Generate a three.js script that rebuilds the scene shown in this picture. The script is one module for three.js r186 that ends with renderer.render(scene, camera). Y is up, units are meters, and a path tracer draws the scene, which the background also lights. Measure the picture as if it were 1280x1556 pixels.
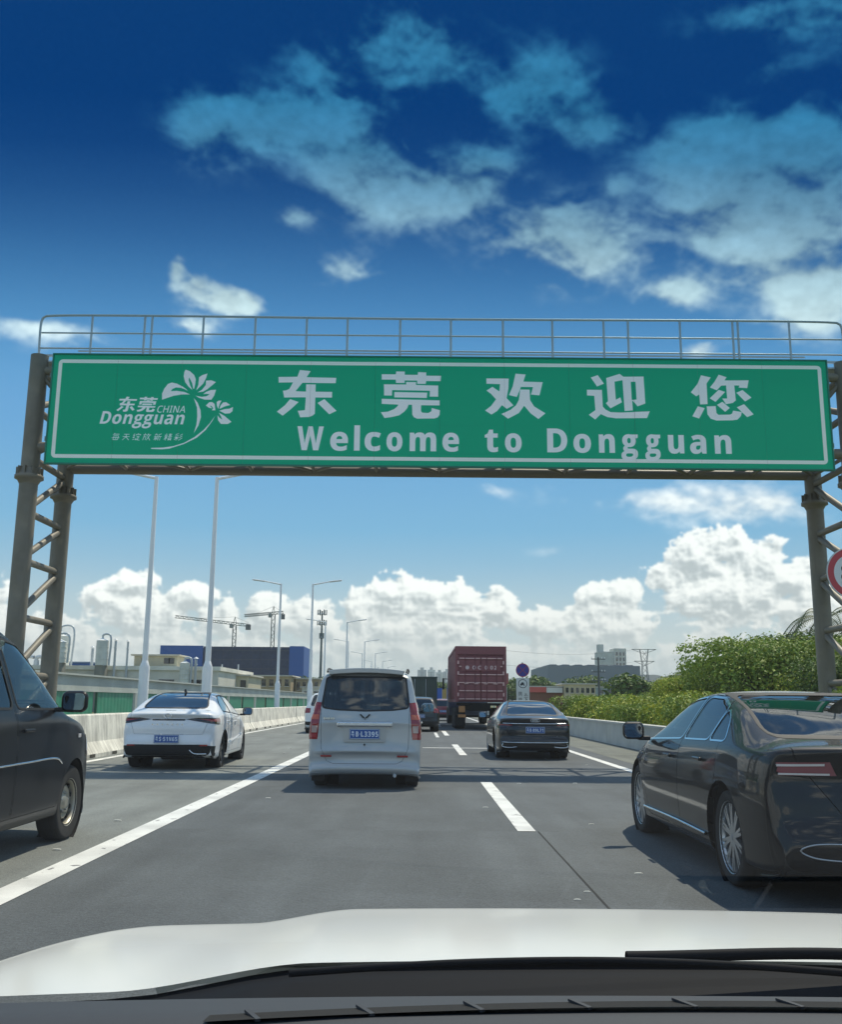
import * as THREE from 'three';
import { mergeGeometries } from 'three/addons/utils/BufferGeometryUtils.js';
import { RoundedBoxGeometry } from 'three/addons/geometries/RoundedBoxGeometry.js';

// ------------------------------------------------------------------ camera, sun, sky, exposure
const scene = new THREE.Scene();
const camera = new THREE.PerspectiveCamera(55.94, 843 / 1024, 0.05, 9000);
camera.position.set(0, 1.25, 0);
camera.rotation.set(THREE.MathUtils.degToRad(11.16), 0, THREE.MathUtils.degToRad(0.5), 'YXZ');
scene.add(camera);

const renderer = new THREE.WebGLRenderer({ antialias: true });
renderer.toneMapping = THREE.LinearToneMapping;
renderer.toneMappingExposure = 1.5;
renderer.shadowMap.enabled = true;

const SUN_DIR = new THREE.Vector3(0.3, 1, -0.45).normalize();   // read from the shadows of the van and of the gantry
const sun = new THREE.DirectionalLight(0xfff2dc, 3.05);
sun.position.copy(SUN_DIR).multiplyScalar(150);
sun.castShadow = true;
sun.shadow.camera.left = sun.shadow.camera.bottom = -80;
sun.shadow.camera.right = sun.shadow.camera.top = 80;
sun.shadow.camera.far = 400;
sun.shadow.mapSize.set(4096, 4096);
scene.add(sun, sun.target);

function rng(seed) {
  let a = seed >>> 0;
  return () => { a = (a + 0x6d2b79f5) | 0; let t = Math.imul(a ^ (a >>> 15), 1 | a); t = (t + Math.imul(t ^ (t >>> 7), 61 | t)) ^ t; return ((t ^ (t >>> 14)) >>> 0) / 4294967296; };
}
const clamp = (x, a = 0, b = 1) => Math.min(b, Math.max(a, x));
const sstep = (a, b, x) => { const t = clamp((x - a) / (b - a)); return t * t * (3 - 2 * t); };
const mix = (a, b, t) => a + (b - a) * t;
function hash2(x, y, s) { let h = Math.imul(x, 374761393) ^ Math.imul(y, 668265263) ^ Math.imul(s, 1442695041); h = Math.imul(h ^ (h >>> 13), 1274126177); return ((h ^ (h >>> 16)) >>> 0) / 4294967296; }
function vnoise(x, y, s, px) {            // value noise; px: period in x
  const xi = Math.floor(x), yi = Math.floor(y), fx = x - xi, fy = y - yi;
  const u = fx * fx * fx * (fx * (fx * 6 - 15) + 10), v = fy * fy * fy * (fy * (fy * 6 - 15) + 10);
  const x0 = px ? ((xi % px) + px) % px : xi, x1 = px ? (x0 + 1) % px : xi + 1;
  return mix(mix(hash2(x0, yi, s), hash2(x1, yi, s), u), mix(hash2(x0, yi + 1, s), hash2(x1, yi + 1, s), u), v);
}
function fbm(x, y, s, oct, px) { let a = 0.5, sum = 0, n = 0; for (let i = 0; i < oct; i++) { sum += a * vnoise(x, y, s + i, px); n += a; a *= 0.52; x *= 2; y *= 2; if (px) px *= 2; } return sum / n; }

function makeSky() {
  const W = 4096, H = 2048, data = new Float32Array(W * H * 4), R = rng(7);
  // heaped clouds (azimuth, elevation, half sizes in degrees), low over the horizon all round
  const heaps = [[-18.5, 5.7, 1.2, 0.9], [-16.6, 6.5, 1.4, 1.0], [-16.1, 4.9, 3.5, 1.5], [-13.1, 5.9, 1.7, 1.1], [-11.5, 4.7, 1.5, 1.3], [-9.2, 4.9, 1.7, 1.3], [-6.2, 4.4, 1.9, 1.5], [-3.3, 5.2, 1.4, 1.5], [-1.5, 6.2, 1.8, 1.4], [0.4, 6.4, 1.6, 1.1], [2.0, 5.8, 2.0, 1.5], [4.7, 5.3, 1.7, 1.4], [7.0, 4.5, 1.9, 1.1], [0.1, 4.5, 4.3, 1.8], [10.5, 6.2, 1.4, 0.8], [12.0, 6.4, 1.1, 0.8], [11.2, 4.5, 2.6, 1.7], [14.3, 7.1, 1.3, 0.9], [16.2, 8.3, 1.6, 1.5], [18.0, 8.7, 1.6, 1.3], [19.8, 8.0, 1.4, 1.5], [21.2, 6.7, 1.5, 1.5], [18.2, 6.0, 3.8, 1.9], [22.0, 5.4, 2.0, 2.2], [23.3, 5.0, 1.9, 2.1], [-21.4, 3.3, 2.7, 1.4], [-24.8, 4.5, 2.3, 2.1], [25.6, 6.0, 2.2, 2.1]];
  for (const b of heaps) { b[3] *= 0.88; b[2] *= 0.93; }
  // soft torn clouds higher up
  const veils = [[-13.8, 32.0, 1.8, 1.3], [-10.9, 32.6, 2.3, 1.1], [-7.5, 32.8, 2.3, 1.0], [-4.5, 31.2, 2.6, 1.5], [-1.9, 29.6, 2.6, 1.4], [1.5, 29.6, 2.1, 0.9], [3.4, 30.4, 1.5, 1.0], [-7.2, 35.4, 2.2, 1.3, 0.4], [-3.8, 37.2, 3.1, 1.6, 0.4], [-0.3, 37.3, 2.7, 1.5, 0.45], [1.9, 36.3, 2.0, 1.3, 0.45], [-2.9, 35.0, 2.6, 1.3, 0.4], [5.8, 34.3, 1.7, 1.0, 0.7], [8.0, 35.1, 1.9, 1.3, 0.7], [10.1, 33.4, 2.1, 1.1, 0.7], [10.9, 32.5, 1.4, 0.7, 0.7], [4.9, 31.3, 1.7, 1.0, 0.3], [7.8, 27.3, 2.9, 1.2], [10.3, 26.1, 2.4, 1.4], [18.1, 30.5, 2.9, 1.3], [20.7, 28.8, 3.3, 2.0], [23.7, 28.6, 2.5, 1.9], [19.4, 27.3, 2.6, 1.4], [22.4, 26.2, 3.2, 2.0], [21.3, 36.7, 3.4, 0.6, 0.5], [21.9, 33.8, 1.9, 0.5, 0.4], [23.9, 23.2, 2.1, 1.4], [12.4, 29.4, 0.8, 0.5, 0.4], [21.5, 23.9, 2.1, 1.0, 0.8], [-22.8, 20.2, 3.2, 0.9, 0.5], [-14.3, 21.4, 1.6, 0.7, 0.6], [14.1, 11.6, 4.4, 0.9, 0.5], [19.6, 11.0, 3.8, 1.3, 0.6], [4.4, 12.4, 2.4, 0.4, 0.3], [24.3, 35.8, 2.2, 0.7, 0.5], [-4.9, 25.1, 1.4, 0.7, 0.5], [8.3, 8.9, 1.2, 0.4, 0.45], [-8.2, 27.9, 0.9, 0.45, 0.5], [15.8, 23.3, 2.0, 1.0, 0.75], [16.9, 20.0, 1.2, 0.5, 0.8], [23.4, 21.5, 2.2, 1.4, 0.85], [-15.3, 24.4, 0.6, 0.9, 1.1], [-14.0, 23.6, 1.1, 0.8, 1.2], [-12.3, 23.1, 1.6, 0.8, 1.2], [-11.2, 22.9, 1.0, 0.6, 1.1]];
  for (const b of veils) if (b[1] > 25) { b[2] *= 1.22; b[3] *= 1.25; if (b[4]) b[4] = Math.min(1, b[4] * 1.15); }
  for (let az = 27; az < 333; az += 1.0 + R() * 1.3) heaps.push([az > 180 ? az - 360 : az, 3.6 + R() * 5.2, 1.3 + R() * 2.6, 0.9 + R() * 1.4]);
  for (let az = 0; az < 360; az += 4.2 + R() * 2.2) heaps.push([az > 180 ? az - 360 : az, 1.9 + R() * 0.8, 2.6 + R() * 1.6, 1.2 + R() * 0.6]);
  for (let i = 0; i < 460; i++) { const az = 30 + R() * 300, el = 18 + R() * 52; veils.push([az > 180 ? az - 360 : az, el, (1.5 + R() * 2.2) / Math.cos(el * 0.0175), 0.8 + R() * 0.9, 0.35 + R() * 0.65]); }
  const grad = [[0, .42, .48, .49], [3, .40, .47, .49], [6, .28, .42, .51], [10, .155, .345, .52], [15, .11, .285, .505], [20, .09, .25, .475], [26, .072, .205, .425], [33, .066, .175, .37], [40, .068, .175, .36], [90, .08, .18, .355]];
  const cand = (list, az, pad) => list.filter((b) => { let d = Math.abs(az - b[0]); if (d > 180) d = 360 - d; return d < b[2] * pad; });
  const env = (list, az, el) => { let m = -9; for (const b of list) { let dx = az - b[0]; if (dx > 180) dx -= 360; else if (dx < -180) dx += 360; const u = dx / b[2], v = (el - b[1]) / b[3], e = 1 - Math.sqrt(u * u + v * v); if (e > m) m = e; } return m; };
  const near = [], nearV = [];
  for (let c = 0; c < W; c++) {
    const phi = ((c + 0.5) / W - 0.5) * Math.PI * 2, face = 1 + 0.28 * (1 - Math.cos(Math.atan2(Math.cos(phi), -Math.sin(phi)) - 0.59)) / 2;   // clouds opposite the sun are lit full on
    const az = Math.atan2(Math.cos(phi), -Math.sin(phi)) * 180 / Math.PI;
    const hl = cand(heaps, az, 1.9), vl = cand(veils, az, 2.2);
    const ax = az + 180;
    for (let r = 0; r < H; r++) {
      const el = ((r + 0.5) / H - 0.5) * 180, o = (r * W + c) * 4; data[o + 3] = 1;
      if (el <= 0) { data[o] = 0.20; data[o + 1] = 0.21; data[o + 2] = 0.20; continue; }
      let g = 0; while (g < grad.length - 2 && el > grad[g + 1][0]) g++;
      const t = clamp((el - grad[g][0]) / (grad[g + 1][0] - grad[g][0]));
      let cr = mix(grad[g][1], grad[g + 1][1], t), cg = mix(grad[g][2], grad[g + 1][2], t), cb = mix(grad[g][3], grad[g + 1][3], t);
      if (vl.length && el > 8) {
        let m = 0; for (const b of vl) { let dx = az - b[0]; if (dx > 180) dx -= 360; else if (dx < -180) dx += 360; const u = dx / b[2] * 0.8, v = (el - b[1]) / b[3] * 0.8; const q = Math.exp(-(u * u + v * v) * 1.3) * (b[4] || 1); m = 1 - (1 - m) * (1 - q); }
        if (m > 0.02) {
          const wx = (fbm(ax / 4, el / 4, 91, 3, 90) - 0.5) * 3, n = fbm((ax + el * 0.8) / 4, (el - wx) / 1.7, 11, 6), n2 = fbm(ax * 1.5, el * 2.2 + wx, 31, 4, 540);
          const a = sstep(0.12, 1.0, m * 1.15 + (n - 0.5) * 1.9 + (n2 - 0.5) * 0.45 - 0.06) * Math.min(1, m * 1.7) * 0.9;
          const br = face * (0.62 + 0.26 * n2 + (n - 0.5) * 0.55);
          cr = mix(cr, br * 0.98, a); cg = mix(cg, br, a); cb = mix(cb, br * 0.97, a);
        }
      }
      const haze = sstep(8.5, 1.0, el) * (0.45 + 0.5 * fbm(ax / 6, el / 1.5, 51, 4, 60));
      if (el < 9) { cr = mix(cr, .49, haze); cg = mix(cg, .535, haze); cb = mix(cb, .52, haze); }
      if (hl.length) {
        const e = env(hl, az, el);
        if (e > -0.8) {
          const bil = (x, y) => { let a = 0.5, s = 0; for (let i = 0, f = 1; i < 6; i++, f *= 2, a *= 0.58) s += a * (1 - Math.abs(2 * vnoise(x * f / 1.5, y * f / 1.2, 71 + i, 240 * f) - 1)); return s; };
          const n = bil(ax, el), d = e + (n - 0.62) * 1.1;
          const e2 = env(hl, az + 0.25, el + 0.45), d2 = e2 + (bil(ax + 0.25, el + 0.45) - 0.62) * 1.1;
          const a = sstep(0.0, 0.14, d) * (el > 15 ? 0.92 : sstep(0.5, 5.0, el) * 0.6 + 0.3);
          if (a > 0) {
            const lit = clamp(0.58 + (d - d2) * 1.3 + (n - bil(ax + 0.1, el + 0.17)) * 1.9 - clamp(d - 0.5) * 0.35), lo = el < 15 ? sstep(2.2, 6.8, el) : 1;
            const w = face * mix(0.40, 0.80, lit * (0.45 + 0.55 * lo) + 0.08), blue = 1 - lit;
            cr = mix(cr, w * (1 - 0.09 * blue), a); cg = mix(cg, w * (1 - 0.02 * blue), a); cb = mix(cb, w * (1 + 0.03 * blue) * 0.955, a);
          }
        }
      }
      data[o] = cr; data[o + 1] = cg; data[o + 2] = cb;
    }
  }
  const t = new THREE.DataTexture(data, W, H, THREE.RGBAFormat, THREE.FloatType);
  t.mapping = THREE.EquirectangularReflectionMapping; t.magFilter = THREE.LinearFilter; t.minFilter = THREE.LinearFilter; t.colorSpace = THREE.LinearSRGBColorSpace; t.needsUpdate = true;
  return t;
}
const skyTexture = makeSky();
scene.background = skyTexture;
scene.environment = skyTexture;
// ------------------------------------------------------------------ helpers
const V3 = (x, y, z) => new THREE.Vector3(x, y, z);
const names = new Map();
function numbered(n) { const k = names.get(n) || 0; names.set(n, k + 1); return k ? `${n}_${String(k).padStart(3, '0')}` : n; }
function shadow(m) { m.castShadow = true; m.receiveShadow = true; return m; }
function part(name, geo, mat, parent) { const m = shadow(new THREE.Mesh(Array.isArray(geo) ? join(geo) : geo, mat)); m.name = name; parent.add(m); return m; }
function describe(o, label, category, group) { o.userData.label = label; o.userData.category = category; if (group) o.userData.group = group; return o; }
function thing(name, label, category, [x, y, z] = [0, 0, 0], turn = 0, group) {
  const o = new THREE.Group(); o.name = numbered(name); o.position.set(x, y, z); o.rotation.y = turn; scene.add(o);
  return describe(o, label, category, group);
}
function single(name, geo, mat, label, category, group) { const m = shadow(new THREE.Mesh(Array.isArray(geo) ? join(geo) : geo, mat)); m.name = numbered(name); scene.add(m); return describe(m, label, category, group); }
function structure(name, geo, mat, label, category) { const m = shadow(new THREE.Mesh(Array.isArray(geo) ? join(geo) : geo, mat)); m.name = numbered(name); scene.add(m); m.userData.kind = 'structure'; if (label) describe(m, label, category); return m; }
function again(o, [x, y, z], turn, label, group) { const c = o.clone(); c.name = numbered(o.name.replace(/_\d{3}$/, '')); c.userData = { ...o.userData }; scene.add(c); c.position.set(x, y, z); if (turn !== undefined) c.rotation.y = turn; if (label) c.userData.label = label; if (group) c.userData.group = group; return c; }
function join(list) { const l = list.map((g) => { const n = g.index ? g.toNonIndexed() : g; for (const k of Object.keys(n.attributes)) if (!['position', 'normal', 'uv'].includes(k)) n.deleteAttribute(k); return n; }); return l.length > 1 ? mergeGeometries(l) : l[0]; }
function metreUV(g, sc = 1) {                      // uv in metres along the surface's main plane
  const n = g.index ? g.toNonIndexed() : g, p = n.attributes.position, q = n.attributes.normal, uv = new Float32Array(p.count * 2);
  for (let i = 0; i < p.count; i++) {
    const ax = Math.abs(q.getX(i)), ay = Math.abs(q.getY(i)), az = Math.abs(q.getZ(i));
    if (ay >= ax && ay >= az) { uv[2 * i] = p.getX(i) / sc; uv[2 * i + 1] = p.getZ(i) / sc; }
    else if (ax >= az) { uv[2 * i] = p.getZ(i) / sc; uv[2 * i + 1] = p.getY(i) / sc; }
    else { uv[2 * i] = p.getX(i) / sc; uv[2 * i + 1] = p.getY(i) / sc; }
  }
  n.setAttribute('uv', new THREE.BufferAttribute(uv, 2)); return n;
}
function box(w, h, d, x = 0, y = 0, z = 0) { return new THREE.BoxGeometry(w, h, d).translate(x, y, z); }
function rbox(w, h, d, r, x = 0, y = 0, z = 0, seg = 2) { return new RoundedBoxGeometry(w, h, d, seg, Math.min(r, w * 0.49, h * 0.49, d * 0.49)).translate(x, y, z); }
function pipe(a, b, r, r2 = r, seg = 10) {
  const d = b.clone().sub(a), g = new THREE.CylinderGeometry(r2, r, d.length(), seg);
  g.applyQuaternion(new THREE.Quaternion().setFromUnitVectors(V3(0, 1, 0), d.clone().normalize()));
  return g.translate((a.x + b.x) / 2, (a.y + b.y) / 2, (a.z + b.z) / 2);
}
function tube(pts, r, seg = 24, rad = 8) { return new THREE.TubeGeometry(new THREE.CatmullRomCurve3(pts), seg, r, rad); }
function lathe(pts, seg = 24) { return new THREE.LatheGeometry(pts.map(([x, y]) => new THREE.Vector2(x, y)), seg); }
function plateShape(pts, depth, bevel = 0) { const s = new THREE.Shape(pts.map(([x, y]) => new THREE.Vector2(x, y))); return new THREE.ExtrudeGeometry(s, { depth, bevelEnabled: bevel > 0, bevelSize: bevel, bevelThickness: bevel, bevelSegments: 2 }); }
function dataTex(w, h, f, srgb = true) {
  const d = new Uint8Array(w * h * 4);
  for (let y = 0; y < h; y++) for (let x = 0; x < w; x++) { const c = f(x, y); const o = (y * w + x) * 4; d[o] = clamp(c[0]) * 255; d[o + 1] = clamp(c[1]) * 255; d[o + 2] = clamp(c[2]) * 255; d[o + 3] = 255; }
  const t = new THREE.DataTexture(d, w, h); t.wrapS = t.wrapT = THREE.RepeatWrapping; t.magFilter = THREE.LinearFilter; t.minFilter = THREE.LinearFilter;
  if (srgb) t.colorSpace = THREE.SRGBColorSpace; t.needsUpdate = true; return t;
}
function canvasTex(w, h, draw) { const c = document.createElement('canvas'); c.width = w; c.height = h; draw(c.getContext('2d'), w, h); const t = new THREE.CanvasTexture(c); t.colorSpace = THREE.SRGBColorSpace; t.magFilter = THREE.LinearFilter; return t; }
function std(o) { return new THREE.MeshStandardMaterial({ roughness: 0.7, metalness: 0, side: THREE.DoubleSide, ...o }); }
function phys(o) { return new THREE.MeshPhysicalMaterial({ side: THREE.DoubleSide, ...o }); }
const lin = (r, g, b) => new THREE.Color().setRGB(r, g, b);
// grain textures: pn wraps round so that repeats have no seams
function pfbm(x, y, s, oct, p) { let a = 0.5, sum = 0, n = 0; for (let i = 0; i < oct; i++) { sum += a * vnoiseP(x, y, s + i, p); n += a; a *= 0.55; x *= 2; y *= 2; p *= 2; } return sum / n; }
function vnoiseP(x, y, s, p) { const xi = Math.floor(x), yi = Math.floor(y), fx = x - xi, fy = y - yi, u = fx * fx * (3 - 2 * fx), v = fy * fy * (3 - 2 * fy), m = (k) => ((k % p) + p) % p; return mix(mix(hash2(m(xi), m(yi), s), hash2(m(xi + 1), m(yi), s), u), mix(hash2(m(xi), m(yi + 1), s), hash2(m(xi + 1), m(yi + 1), s), u), v); }
function grain(seed, base, amp, fine, tint = [0, 0, 0], size = 512, oct = 5, cells = 4) {
  const R = rng(seed);
  return dataTex(size, size, (x, y) => { const n = pfbm(x / size * cells, y / size * cells, seed, oct, cells) - 0.5, m = pfbm(x / size * cells * 2, y / size * cells * 2, seed + 20, 4, cells * 2) - 0.5, f = (R() - 0.5) * fine; return [0, 1, 2].map((i) => base[i] * (1 + amp * n + f) + tint[i] * m); });
}
function ways(seed, base, amp, fine, ax, ay, chips) { const R = rng(seed); return dataTex(1024, 1024, (x, y) => { const a = pfbm(x / 1024 * ax, y / 1024 * ay, seed, 5, Math.max(ax, ay)) - 0.5, b = pfbm(x / 1024 * 6, y / 1024 * 6, seed + 30, 6, 6) - 0.5, c = chips ? sstep(chips, chips + 0.05, pfbm(x / 1024 * 24, y / 1024 * 24, seed + 50, 5, 24)) : 0, f = (R() - 0.5) * fine; return base.map((v) => mix(v * (1 + amp * (a + b * 0.9) + f), 0.5 + f * 0.2, c)); }); }
const T = {
  asphalt: ways(1, [.312, .334, .345], 0.26, 0.42, 16, 2),
  asphaltOld: ways(2, [.445, .463, .452], 0.26, 0.38, 16, 2),
  concrete: ways(3, [.83, .825, .785], 0.42, 0.10, 40, 2),
  wall: grain(4, [.73, .735, .71], 0.22, 0.05, [.03, .03, .0], 512, 6, 4),
  paintLine: ways(5, [.86, .865, .85], 0.22, 0.10, 8, 8, 0.72),
  soil: grain(6, [.36, .38, .24], 0.5, 0.2, [.06, .1, .0], 512, 6, 8),
  steel: grain(8, [.47, .45, .40], 0.30, 0.06, [.05, .035, .0], 512, 6, 4),
  plaster: grain(9, [.92, .915, .89], 0.25, 0.05, [.04, .03, .0], 512, 6, 3),
  sheet: grain(10, [.22, .56, .43], 0.22, 0.05, [.02, .04, .02], 512, 5, 3),
  net: grain(12, [.22, .245, .34], 0.35, 0.16, [.02, .02, .03], 512, 6, 6),
  rubber: grain(13, [.16, .16, .158], 0.35, 0.15, [.02, .02, .01], 256, 5, 6),
  relief: dataTex(512, 512, (x, y) => { const n = hash2(x >> 1, y >> 1, 5) * 0.5 + pfbm(x / 16, y / 16, 44, 3, 32) * 0.5; return [n, n, n]; }, false),
};
const tiled = (t, rx, ry) => { const c = t.clone(); c.repeat.set(rx, ry); c.needsUpdate = true; return c; };
const M = {
  asphalt: std({ map: T.asphalt, bumpMap: T.relief, bumpScale: 0.004, roughness: 0.82 }),
  asphaltOld: std({ map: T.asphaltOld, bumpMap: T.relief, bumpScale: 0.004, roughness: 0.85 }),
  line: std({ map: T.paintLine, roughness: 0.6 }),
  concrete: std({ map: T.concrete, bumpMap: T.relief, bumpScale: 0.003, roughness: 0.9 }),
  wall: std({ map: T.wall, roughness: 0.9 }),
  soil: std({ map: T.soil, roughness: 1 }),
  steel: std({ map: T.steel, roughness: 0.55, metalness: 0.0 }),
  galv: std({ color: 0xb4bcc0, roughness: 0.45, metalness: 0.25 }),
  white: std({ color: 0xf0f2f2, roughness: 0.4 }),
  rubber: std({ map: T.rubber, roughness: 0.9 }),
  black: std({ color: 0x15171a, roughness: 0.6 }),
  under: std({ color: 0x141414, roughness: 0.95 }),
  glassDark: phys({ color: 0x0d1216, roughness: 0.04, metalness: 0, clearcoat: 1, clearcoatRoughness: 0.02 }),
  glassTint: phys({ color: lin(0.15, 0.18, 0.20), roughness: 0.02, transmission: 1, thickness: 0, ior: 1.5 }),
  glassClear: phys({ color: lin(0.36, 0.42, 0.41), roughness: 0.02, transmission: 1, thickness: 0, ior: 1.5 }),
  chrome: std({ color: 0xd8dcdf, roughness: 0.12, metalness: 1 }),
  alloy: std({ color: 0xb3b7ba, roughness: 0.3, metalness: 0.85 }),
  cabin: std({ color: 0x2a2c2f, roughness: 0.95 }),
  seat: std({ color: 0x3a3a3c, roughness: 0.95 }),
  lampRed: phys({ color: 0x8e1418, roughness: 0.15, clearcoat: 1, clearcoatRoughness: 0.02 }),
  lampClear: phys({ color: 0xd8cfc8, roughness: 0.12, clearcoat: 1, clearcoatRoughness: 0.02 }),
  lampOrange: phys({ color: 0xc65426, roughness: 0.15, clearcoat: 1 }),
  lampSmoke: phys({ color: 0x1c1013, roughness: 0.08, clearcoat: 1, clearcoatRoughness: 0.02 }),
  mirror: std({ color: 0xcdd6dc, roughness: 0.02, metalness: 1 }),
};
const gloss = (c, rough = 0.4) => phys({ color: c, roughness: rough, specularIntensity: 0.35 });
const paint = (c, metal = 0, rough = 0.4) => phys({ color: c, metalness: metal, roughness: rough, clearcoat: 0.75, clearcoatRoughness: 0.04 });
// ------------------------------------------------------------------ the setting: ground, carriageway, markings
function sheet(x0, x1, d0, d1, y, sc = 4, nz = 1) { const g = new THREE.PlaneGeometry(x1 - x0, d1 - d0, 1, nz).rotateX(-Math.PI / 2).translate((x0 + x1) / 2, y, -(d0 + d1) / 2); return metreUV(g, sc); }
structure('ground', sheet(-3000, 3000, -500, 6000, -0.012, 9), M.soil);
structure('carriageway', sheet(-2.68, 6.2, -25, 420, 0, 5), M.asphalt);
structure('side_carriageway', sheet(-12.4, -2.68, -25, 420, -0.002, 5), M.asphaltOld);
structure('hard_shoulder', sheet(4.55, 6.08, -25, 420, 0.003, 5), std({ map: T.asphaltOld, color: 0xf6f4ea, bumpMap: T.relief, bumpScale: 0.004, roughness: 0.9 }));
function marking(x0, x1, d0, d1, name = 'road_marking') { structure(name, sheet(x0, x1, d0, d1, 0.004, 3), M.line); }
marking(-2.80, -2.57, -10, 300);
marking(-6.86, -6.68, -10, 300);
marking(3.95, 4.13, -10, 300);
for (const d of [-4.2, 10, 24, 38, 52, 66, 80, 94, 108]) marking(0.99, 1.17, d, d + 6);
for (const d of [36, 48, 60, 72, 84]) marking(0.62, 0.74, d, d + 5.5);
marking(0.1, 3.6, 27.6, 27.82, 'stop_line');
// long sealed joint between the two paving strips, and a few bright flecks of road dirt
structure('paving_joint', sheet(1.185, 1.20, 3.5, 10, 0.003, 3), std({ color: 0x2b2c2c, roughness: 0.9 }));
{ const R = rng(5), g = []; for (let i = 0; i < 46; i++) { const x = mix(-6, 5.8, R()), d = 4 + R() * 26, s = 0.008 + R() * 0.02; g.push(new THREE.IcosahedronGeometry(s, 0).scale(1.8, 0.35, 1).translate(x, 0.003, -d)); }
  const m = structure('road_grit', g, std({ color: 0xb6b8b2, roughness: 0.9 }), 'pale grit and leaf litter scattered over the asphalt', 'litter'); m.userData.kind = 'stuff'; }
const GLYPH = {
  dong: [[597,57,647,56,653,37,682,40,672,57,750,58,749,73,661,73,644,96,671,97,671,77,696,77,696,97,740,97,740,113,696,113,696,158,690,163,681,167,658,168,651,150,663,149,670,148,671,113,614,114,610,95,618,94,627,90,636,72,598,73],[630,118,653,126,633,146,612,164,596,153,617,135],[720,117,753,149,734,159,702,128]],
  guan: [[870,47,907,47,908,39,931,39,931,48,965,48,966,40,988,41,988,50,1027,50,1026,65,988,65,987,73,964,73,964,64,931,64,931,71,908,71,907,62,870,62],[876,75,935,75,935,68,961,68,961,76,1020,77,1020,108,997,108,998,92,898,91,898,106,877,106],[904,96,991,97,990,112,904,111],[871,115,1024,118,1024,132,975,132,975,148,978,152,994,153,1002,148,1003,139,1025,145,1024,158,1019,165,1010,168,965,169,956,165,952,158,951,131,942,131,939,140,931,150,918,160,899,165,879,168,869,152,888,150,904,143,912,136,915,131,871,129]],
  huan: [[1147,56,1206,56,1205,84,1200,110,1218,130,1200,140,1188,130,1175,146,1160,156,1143,145,1159,132,1172,114,1159,99,1147,90,1163,79,1181,92,1183,72,1147,71],[1224,42,1251,44,1245,64,1296,65,1287,102,1264,100,1270,79,1238,79,1235,88,1227,107,1206,102,1216,78],[1236,86,1261,86,1262,115,1272,132,1302,151,1283,167,1263,152,1246,131,1232,151,1203,167,1186,154,1210,142,1224,130,1232,115]],
  ying: [[1442,44,1458,68,1439,76,1423,51],[1412,85,1452,85,1453,131,1460,139,1473,146,1498,147,1576,143,1568,162,1486,163,1464,160,1447,152,1432,167,1415,154,1433,141,1431,102,1412,101],[1464,52,1500,40,1510,48,1563,47,1565,122,1544,130,1531,113,1532,141,1510,143,1507,58,1486,62,1488,112,1500,105,1504,119,1473,136,1461,122,1467,116]],
  yinghole: [[1529,62,1541,62,1542,111,1530,112]],
  nin: [[1715,42,1741,48,1729,65,1729,122,1709,123,1708,96,1700,101,1686,90,1705,66],[1762,40,1783,47,1777,56,1841,55,1836,77,1813,76,1815,70,1802,70,1804,111,1796,118,1777,122,1768,106,1781,106,1780,70,1767,71,1755,84,1737,76,1750,60],[1760,82,1777,88,1750,116,1735,106],[1823,82,1846,103,1828,114,1806,90],[1703,128,1721,133,1705,162,1687,156],[1726,128,1750,127,1751,146,1756,151,1787,150,1792,147,1795,139,1818,143,1815,154,1805,164,1792,166,1750,167,1735,162,1727,150],[1768,115,1787,132,1774,143,1753,124],[1825,121,1849,149,1831,157,1805,130]],
  flower: [[293,123,292,106,297,92,306,79,316,75,330,78,345,86,355,93,360,99,352,94,341,90,328,89,319,93,315,99,331,98,351,101,366,108,346,108,323,112,304,119],[350,39,362,43,374,54,379,66,378,80,376,92,373,92,370,78,364,66,361,61,360,68,365,83,372,96,360,86,351,74,346,58,347,46],[387,60,395,54,409,49,406,62,399,78,381,97,386,81],[406,69,420,68,433,73,423,82,411,93,400,100,385,102,396,95,406,81],[434,94,430,110,423,122,405,122,390,117,380,111,397,114,410,112,417,107,408,106,400,107,408,100,420,95],[376,117,387,130,396,151,398,170,393,192,381,215,387,190,388,168,386,144],[436,164,428,181,412,205,390,226,358,243,320,256,301,258,272,257,273,254,304,253,330,249,357,240,384,224,406,205,422,186],[409,138,417,129,425,128,432,133,435,151,425,151,429,146,425,140,420,138,423,142,427,146,417,144],[437,128,442,124,450,124,446,132,442,147,438,138],[445,147,448,137,454,129,462,128,474,136,459,140,450,145],[445,152,459,147,471,146,481,141,480,153,473,159,461,160],[444,157,460,166,479,182,469,188,451,188,443,178,441,164,447,171,454,176,450,167]],
};
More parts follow.
